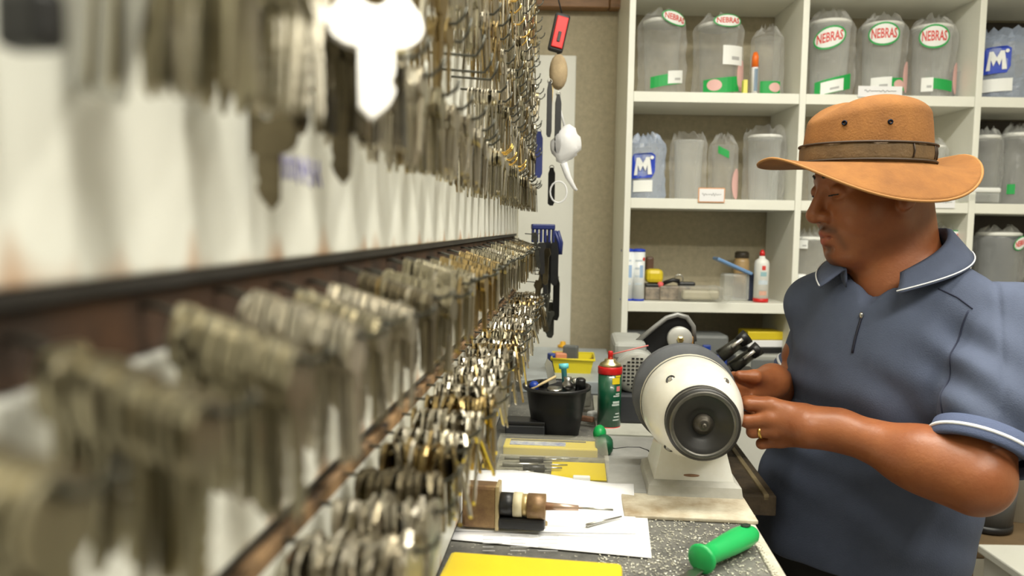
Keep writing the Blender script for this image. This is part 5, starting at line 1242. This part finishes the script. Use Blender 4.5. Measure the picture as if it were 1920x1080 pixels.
cv = np.zeros((len(V), 4), np.float32); cv[:, 0] = stub_shade; cv[:, 1] = lips; cv[:, 3] = 1
ca.data.foreach_set('color', cv.reshape(-1))
nt = SKIN.node_tree; bs = nt.nodes['Principled BSDF']; base = bs.inputs['Base Color'].links[0].from_socket
at_ = nt.nodes.new('ShaderNodeAttribute'); at_.attribute_name = 'beard_shade'; sp_ = nt.nodes.new('ShaderNodeSeparateColor'); nt.links.new(at_.outputs['Color'], sp_.inputs[0])
m1 = nt.nodes.new('ShaderNodeMixRGB'); m1.inputs[2].default_value = (0.035, 0.018, 0.012, 1); nt.links.new(sp_.outputs[0], m1.inputs[0]); nt.links.new(base, m1.inputs[1])
m2 = nt.nodes.new('ShaderNodeMixRGB'); m2.inputs[2].default_value = (0.36, 0.075, 0.05, 1); nt.links.new(sp_.outputs[1], m2.inputs[0]); nt.links.new(m1.outputs[0], m2.inputs[1]); nt.links.new(m2.outputs[0], bs.inputs['Base Color'])
print('body', len(V))
# nails and ring
MB().tube([], 0.001) if False else None
rc = lerp(KN_[2], PP_[2], 0.62)+np.array([0, 0.0015, 0]); rd = Vector((PP_[2]-KN_[2])).normalized()
Mq = Matrix.Translation(rc-np.array(man.location)) @ rd.to_track_quat('Z', 'Y').to_matrix().to_4x4()
MB().lathe([(0.0121, -0.0028), (0.0131, -0.0026), (0.0133, 0.0), (0.0131, 0.0026), (0.0121, 0.0028)], 28, Mq, cap=False).build('wedding_ring', GOLD, man)
# brows, lashes, moustache shade, hair
hb = SDF()
hb.ell(H(-0.028, 0, 0.030), np.array((0.088, 0.082, 0.092))*HS, HM, 0.01)
hb.cut(H(0.0, 0, -0.034), -hu*1.0, 0.004)
hb.cut(HC+UP*0.045, UP, 0.004)
hb.cut(H(-0.018, 0, 0.0), (hf*0.94+hu*-0.34), 0.004)
V, F = surface_nets(hb, 0.004, *hb.bounds()); V = V+vnormals(V, F)*(vnoise(V, 240)*0.0012)[:, None]
to_obj('hair', V, F, HAIR, man)
eb = SDF()
for y in (-1, 1): eb.cone(H(0.093, y*0.014, 0.037), H(0.080, y*0.046, 0.040), 0.0046, 0.0030, 0.004)
V, F = surface_nets(eb, 0.0022); to_obj('eyebrows', relax(V, F, 1), F, HAIR, man)
eb = SDF()
for y in (-1, 1): eb.cone(H(0.0955, y*0.026, 0.0045), H(0.0885, y*0.044, 0.0055), 0.0017, 0.0014, 0.003)
V, F = surface_nets(eb, 0.0015); to_obj('eyelashes', V, F, HAIR, man)
STUB = mat('stubble', (0.13, 0.055, 0.030), 0.6, var=0.3, vscale=200, bump=0.4, bscale=400)

# ------------------------------------------------------------------ polo shirt
TM = np.stack([tf_, tl_, UP], 1)
sh_ = SDF()
sh_.ell(T(-0.005, 0, 1.255), (0.140, 0.178, 0.185), TM, 0.05)
sh_.ell(T(0.0, 0.0, 1.10, (0.752, 1.565)), (0.165, 0.190, 0.25), TM, 0.08)
sh_.ell(T(0.0, 0.0, 0.90, (0.718, 1.570)), (0.172, 0.212, 0.24), TM, 0.08)
for y in (-1, 1): sh_.cone(T(-0.012, y*0.055, 1.400), T(-0.005, y*0.165, 1.352), 0.058, 0.060, 0.05)
HEML = lerp(SL, EL, 0.62); HEMR = lerp(SR, ER, 0.46)
sh_.cone(SL, HEML, 0.074, 0.080, 0.016); sh_.cone(SR, HEMR, 0.066, 0.062, 0.018)
torso_cut = T(0, 0, 0.850)
sh_.cut(torso_cut, -UP, 0.006)
hemn = np.array([0.10, 0.0, 1.0]); hemn /= np.linalg.norm(hemn)
# neck opening
sh_.cone(T(0.004, 0, 1.405), T(0.03, 0, 1.56), 0.074, 0.090, 0.012, '-')
sh_.cone(T(0.055, 0.0, 1.45), T(0.125, -0.004, 1.362), 0.050, 0.004, 0.006, '-')
V, F = surface_nets(sh_, 0.0042)
# open the sleeves: everything past the hem planes goes
dL = EL-SL; dL = dL/np.linalg.norm(dL); dL2 = dL+np.array([0.05, 0, 0]); dR = (ER-SR)/np.linalg.norm(ER-SR)
N_ = vnormals(V, F)
# cloth folds
def fold(P, c, d, wv_, amp, sig, ph=0.0):
    """waves across direction d around centre c"""
    d = np.asarray(d)/np.linalg.norm(d); r2 = ((P-c)**2).sum(1); return amp*np.exp(-r2/(sig*sig))*np.sin(((P-c)@d)*wv_+ph+vnoise(P, 9, 3)*1.6)
disp = vnoise(V, 9, 1)*0.0045+vnoise(V*np.array([1, 1, 0.45]), 22, 2)*0.0028
ARMP = T(0.09, 0.165, 1.235)
disp += fold(V, ARMP, np.array([0.75, 0, 0.65]), 95, 0.0075, 0.11)
disp += fold(V, lerp(SL, EL, 0.55), np.array([-0.5, 0.2, -0.8]), 100, 0.0060, 0.09)
disp += fold(V, T(0.15, 0.02, 1.16), np.array([0.8, 0.2, 0.5]), 60, 0.0042, 0.15)
disp += fold(V, T(0.05, 0.15, 0.99), np.array([0.35, 0, 1.0]), 60, 0.0045, 0.18)
disp += fold(V, T(0.05, -0.19, 1.13), np.array([0.2, 0, 1.0]), 90, 0.0050, 0.14)
# armhole seam: a narrow groove where sleeve and body meet
sd = (V-SL)@np.array([0.82, -0.30, -0.05])+0.035
near = (np.abs(((V-T(0, 0.15, 1.25))@tl_)) < 0.16) & (V[:, 2] > 1.12)
disp -= np.where(near, 0.0030*np.exp(-(sd/0.0035)**2), 0)
V = V+N_*disp[:, None]; V = relax(V, F, 1, 0.3)
so = to_obj('polo_shirt', V, F, POLO, man)
from mathutils.bvhtree import BVHTree
BV = BVHTree.FromPolygons(V.tolist(), F.tolist())
print('shirt', len(V))
def loc_(p): return tuple(float(c) for c in (np.asarray(p)-np.array(man.location)))
# sleeve cuffs: knitted band with a white stripe
TRIM = mat('trim_white', (0.78, 0.80, 0.84), 0.7); CUFF = mat('cuff_blue', (0.085, 0.11, 0.20), 0.85, bump=0.3, bscale=500)
def cuff(c, d, r, nm):
    Mq = Matrix.Translation(loc_(c)) @ Vector(d).to_track_quat('Z', 'Y').to_matrix().to_4x4()
    k = MB().lathe([(r-0.006, -0.016), (r, -0.015), (r+0.0022, 0.006), (r+0.0022, 0.016), (r-0.001, 0.020), (r-0.010, 0.018), (r-0.014, 0.006)], 44, Mq, cap=False).build(nm, CUFF, so)
    MB().lathe([(r+0.0018, 0.0005), (r+0.0040, 0.0012), (r+0.0040, 0.0056), (r+0.0020, 0.0062)], 44, Mq, cap=False).build('white_stripe', TRIM, so)
cuff(HEML+dL*0.052, dL+np.array([-0.06, 0.0, -0.10]), 0.0775, 'sleeve_cuff')
cuff(HEMR+dR*0.050, dR+np.array([-0.35, 0, 0.0]), 0.062, 'sleeve_cuff')
# collar: a folded band around the neck, open at the front
def collar(side):
    n = 26; rows = 7; vs = []; fs = []
    for i in range(n+1):
        a = R(38)+(R(180)-R(38))*i/n          # from the front opening round to the back
        t = i/n; tb_ = min(1.0, t/0.62)
        fx, lx = math.cos(a), math.sin(a)*side
        rin = 0.076+0.008*math.sin(math.pi*t); ztop = 1.428+0.078*tb_; fall = 0.030+0.012*tb_; out = 0.026+0.010*math.sin(math.pi*t)
        f0 = 0.030-0.030*t
        for j in range(rows):
            u = j/(rows-1)
            # rise inside, roll over the top, fall outside
            if u < 0.3: r_ = rin+0.002; z_ = ztop-0.030*(1-u/0.3)
            elif u < 0.5: k_ = (u-0.3)/0.2; r_ = rin+0.002+0.008*k_; z_ = ztop+0.004*math.sin(math.pi*k_)
            else: k_ = (u-0.5)/0.5; r_ = rin+0.010+out*k_; z_ = ztop-fall*k_
            ex = (1+0.35*(1-t)**3*max(0, (u-0.5)*2))     # pointed leaf at the front
            vs.append(T(f0+fx*r_*ex, lx*r_, z_))
    for i in range(n):
        for j in range(rows-1):
            q = (i*rows+j, (i+1)*rows+j, (i+1)*rows+j+1, i*rows+j+1)
            fs.append(q if side > 0 else tuple(reversed(q)))
    return vs, fs
for side in (1, -1):
    vs, fs = collar(side)
    co = MB().add([loc_(v) for v in vs], fs, True).build('collar', POLO, so)
    md = co.modifiers.new('thick', 'SOLIDIFY'); md.thickness = 0.0032; md.offset = 0
    st = MB().tube([loc_(vs[i*7+6]+np.array([0, 0, 0.004])+0.0*UP) for i in range(0, 27)], 0.0014, 6).build('collar_stripe', TRIM, so)
def surf(l, z):           # point on the shirt front
    o_ = T(0.40, l, z); hit = BV.ray_cast(Vector(o_), Vector(-tf_)); return np.array(hit[0]) if hit[0] is not None else T(0.12, l, z)
# placket and zip
zp0 = surf(-0.004, 1.352); zp1 = surf(-0.010, 1.285)
MB().tube([loc_(surf(-0.004-0.006*t, 1.352-0.067*t)+tf_*0.0012) for t in np.linspace(0, 1, 10)], 0.0022, 6).build('zip', mat('zip_navy', (0.012, 0.014, 0.03), 0.5), so)
MB().ball(loc_(zp0+tf_*0.004), (0.004, 0.004, 0.006)).build('zip_pull', STEEL, so)
SEAM = mat('seam_navy', (0.025, 0.03, 0.06), 0.9)
for pts_ in ([(0.150, 1.372), (0.142, 1.340), (0.138, 1.30), (0.140, 1.26), (0.148, 1.22), (0.152, 1.18)], [(0.10, 1.405), (0.13, 1.392), (0.155, 1.375)]):
    MB().tube([loc_(surf(np.interp(t, np.linspace(0, 1, len(pts_)), [a[0] for a in pts_]), np.interp(t, np.linspace(0, 1, len(pts_)), [a[1] for a in pts_]))+tf_*0.0008) for t in np.linspace(0, 1, 24)], 0.0013, 5).build('seam', SEAM, so)
# trousers and shoes, hidden by the bench for the most part
TROU = mat('dark_trousers', (0.012, 0.013, 0.016), 0.8, var=0.3)
tr = SDF()
tr.ell(T(0.0, 0, 0.87, (0.725, 1.575)), (0.150, 0.180, 0.13), TM, 0.05)
for y in (-1, 1):
    hp = T(0.0, y*0.095, 0.84, (0.725, 1.575)); kn2 = T(0.02, y*0.105, 0.47, (0.725, 1.575)); an = T(-0.02, y*0.11, 0.09, (0.725, 1.575))
    tr.cone(hp, kn2, 0.098, 0.072, 0.04); tr.cone(kn2, an, 0.070, 0.060, 0.03)
V, F = surface_nets(tr, 0.009); V = V+vnormals(V, F)*(vnoise(V, 14, 5)*0.004)[:, None]
to_obj('trousers', V, F, TROU, man)
for y in (-1, 1):
    s2 = SDF(); a_ = T(-0.06, y*0.11, 0.045, (0.725, 1.575)); b_ = T(0.14, y*0.12, 0.036, (0.725, 1.575))
    s2.cone(a_, b_, 0.044, 0.036, 0.02); s2.cone(T(-0.03, y*0.11, 0.05, (0.725, 1.575)), T(-0.02, y*0.11, 0.10, (0.725, 1.575)), 0.045, 0.045, 0.02); s2.cut(np.array([0, 0, 0.003]), -UP, 0.004)
    V, F = surface_nets(s2, 0.008); to_obj('shoe', V, F, BLACK, man)

# ------------------------------------------------------------------ hat
SUEDE = mat('hat_suede', (0.285, 0.118, 0.026), 0.9, var=0.30, vscale=14, col2=(0.185, 0.072, 0.016), bump=0.25, bscale=260)
BANDM = mat('hat_band_olive', (0.17, 0.10, 0.040), 0.7, var=0.35, vscale=40, bump=0.3, bscale=200)
HATC = HC+UP*0.043+np.array([-0.014, 0.0, 0.0]); HAY = R(80)
af = np.array([-math.sin(HAY), -math.cos(HAY), 0]); al = np.array([math.cos(HAY), -math.sin(HAY), 0])
hat = thing('hat', (0, 0, 0), '', ''); del hat['label']; del hat['category']; hat.parent = man; hat.location = loc_(HATC)
hat['label'] = 'tan suede wide-brimmed hat with olive band'
def hp_(f, l, z): return tuple(float(c) for c in af*f+al*l+UP*z)
CF, CL = 0.117, 0.102          # crown half axes at its base
# crown
n = 56; vs = []; fs = []; prof = []
kz = 26
for j in range(kz+1):
    t = j/kz
    if t < 0.62: hgt = t/0.62*0.72; rad = 1.0-0.055*(t/0.62)**2
    else:
        a = (t-0.62)/0.38*math.pi/2; hgt = 0.72+0.28*math.sin(a); rad = 0.945*max(0.0, math.cos(a))**0.62
    prof.append((rad, hgt))
for rad, hgt in prof:
    for i in range(n):
        a = 2*math.pi*i/n; c_, s_ = math.cos(a), math.sin(a)
        f = CF*rad*c_; l = CL*rad*s_
        top = 0.124-0.034*max(0, c_*rad)**2-0.006*max(0, -c_*rad)**2        # lower at the front
        pinch = 1-0.14*max(0, hgt-0.45)*max(0, c_)**2*abs(s_)
        dent = 0.012*math.exp(-((l/0.030)**2))*max(0, hgt-0.8)/0.2
        vs.append(hp_(f, l*pinch, top*hgt-dent+0.004))
for j in range(kz):
    for i in range(n): fs.append((j*n+i, j*n+(i+1) % n, (j+1)*n+(i+1) % n, (j+1)*n+i))
fs.append(tuple(kz*n+i for i in range(n)))
MB().add(vs, fs, True).build('crown', SUEDE, hat)
# band
bd = MB(); vs = []; fs = []
for j, (dr, z_) in enumerate(((-0.002, 0.002), (0.0035, 0.003), (0.0045, 0.012), (0.0045, 0.028), (0.0035, 0.037), (-0.003, 0.038))):
    for i in range(n):
        a = 2*math.pi*i/n; w2 = 0.0008*math.sin(9*a)
        vs.append(hp_((CF+dr+w2)*math.cos(a), (CL+dr+w2)*math.sin(a), z_+0.004*math.cos(a)*-0.3))
for j in range(5):
    for i in range(n): fs.append((j*n+i, j*n+(i+1) % n, (j+1)*n+(i+1) % n, (j+1)*n+i))
MB().add(vs, fs, True).build('hat_band', BANDM, hat)
def ringpt(a, dr, z_): return hp_((CF+dr)*math.cos(a), (CL+dr)*math.sin(a), z_)
DKB = mat('band_dark', (0.045, 0.026, 0.014), 0.6)
for z_ in (0.006, 0.036): MB().tube([ringpt(a, 0.0055, z_) for a in np.linspace(0, 2*math.pi, 48, endpoint=False)], 0.0020, 6, True).build('band_cord', DKB, hat)
for a in (R(98), R(128), R(134)): MB().tube([ringpt(a, 0.0058, 0.010), ringpt(a+0.02, 0.0062, 0.022), ringpt(a, 0.0052, 0.034)], 0.0016, 6).build('band_stitch', DKB, hat)
# eyelets on the near side (the man's left)
EYE = mat('eyelet_dark', (0.01, 0.015, 0.03), 0.3, 0.8)
for px in (1584, 1669):
    ang = None; best = 1e9
    for a in np.linspace(R(30), R(150), 121):
        rad, hgt = 0.965, 0.50; q = HATC+np.array(hp_(CF*rad*math.cos(a), CL*rad*math.sin(a), 0.128*hgt)); e_ = abs(proj(q)[0]-px)
        if e_ < best: best = e_; ang = a
    top = 0.124-0.034*max(0, math.cos(ang)*0.965)**2
    q = Vector(hp_(CF*0.968*math.cos(ang), CL*0.968*math.sin(ang), 0.070)); nr = Vector(hp_(math.cos(ang)/CF, math.sin(ang)/CL, 0)).normalized()
    Mq = Matrix.Translation(q) @ nr.to_track_quat('Z', 'Y').to_matrix().to_4x4()
    MB().lathe([(0.0018, -0.002), (0.0022, 0.0022), (0.0040, 0.0028), (0.0048, 0.0012), (0.0046, -0.002)], 16, Mq).build('eyelet', EYE, hat)
# brim: sides rolled down, front and back swept up
nr_, na = 14, 72; vs = []; fs = []
for j in range(nr_+1):
    t = j/nr_
    for i in range(na):
        a = 2*math.pi*i/na; c_, s_ = math.cos(a), math.sin(a)
        F0, L0 = CF-0.004, CL-0.004; F1 = 0.196 if c_ > 0 else 0.192; L1 = 0.178
        f = (F0+(F1-F0)*t)*c_; l = (L0+(L1-L0)*t)*s_
        side = abs(s_)**1.6; end = abs(c_)**3
        z_ = (-0.056 if s_ > 0 else 0.004)*side*t**1.15+end*(0.004*t**2)-0.012*t*(1-end)*(1 if s_ > 0 else 0)+0.004*math.sin(3*a+0.6)*t*t
        if c_ < 0: z_ += end*0.022*t**2
        vs.append(hp_(f, l, z_+0.003))
for j in range(nr_):
    for i in range(na): fs.append((j*na+i, j*na+(i+1) % na, (j+1)*na+(i+1) % na, (j+1)*na+i))
br = MB().add(vs, fs, True).build('brim', SUEDE, hat); md = br.modifiers.new('thick', 'SOLIDIFY'); md.thickness = 0.0042; md.offset = 0
MB().tube([vs[nr_*na+i] for i in range(na)], 0.0027, 6, True).build('brim_edge', mat('hat_edge', (0.36, 0.17, 0.05), 0.8), hat)
# the key blank he holds to the wheel
hk = thing('held_key', PY(1384, 735, 1.468), 'small key blank held between both hands against the wheel', 'key', R(20))
mb = key_mesh(0); mb.build('blank', NICKEL, hk).rotation_euler = (0, R(60), 0)
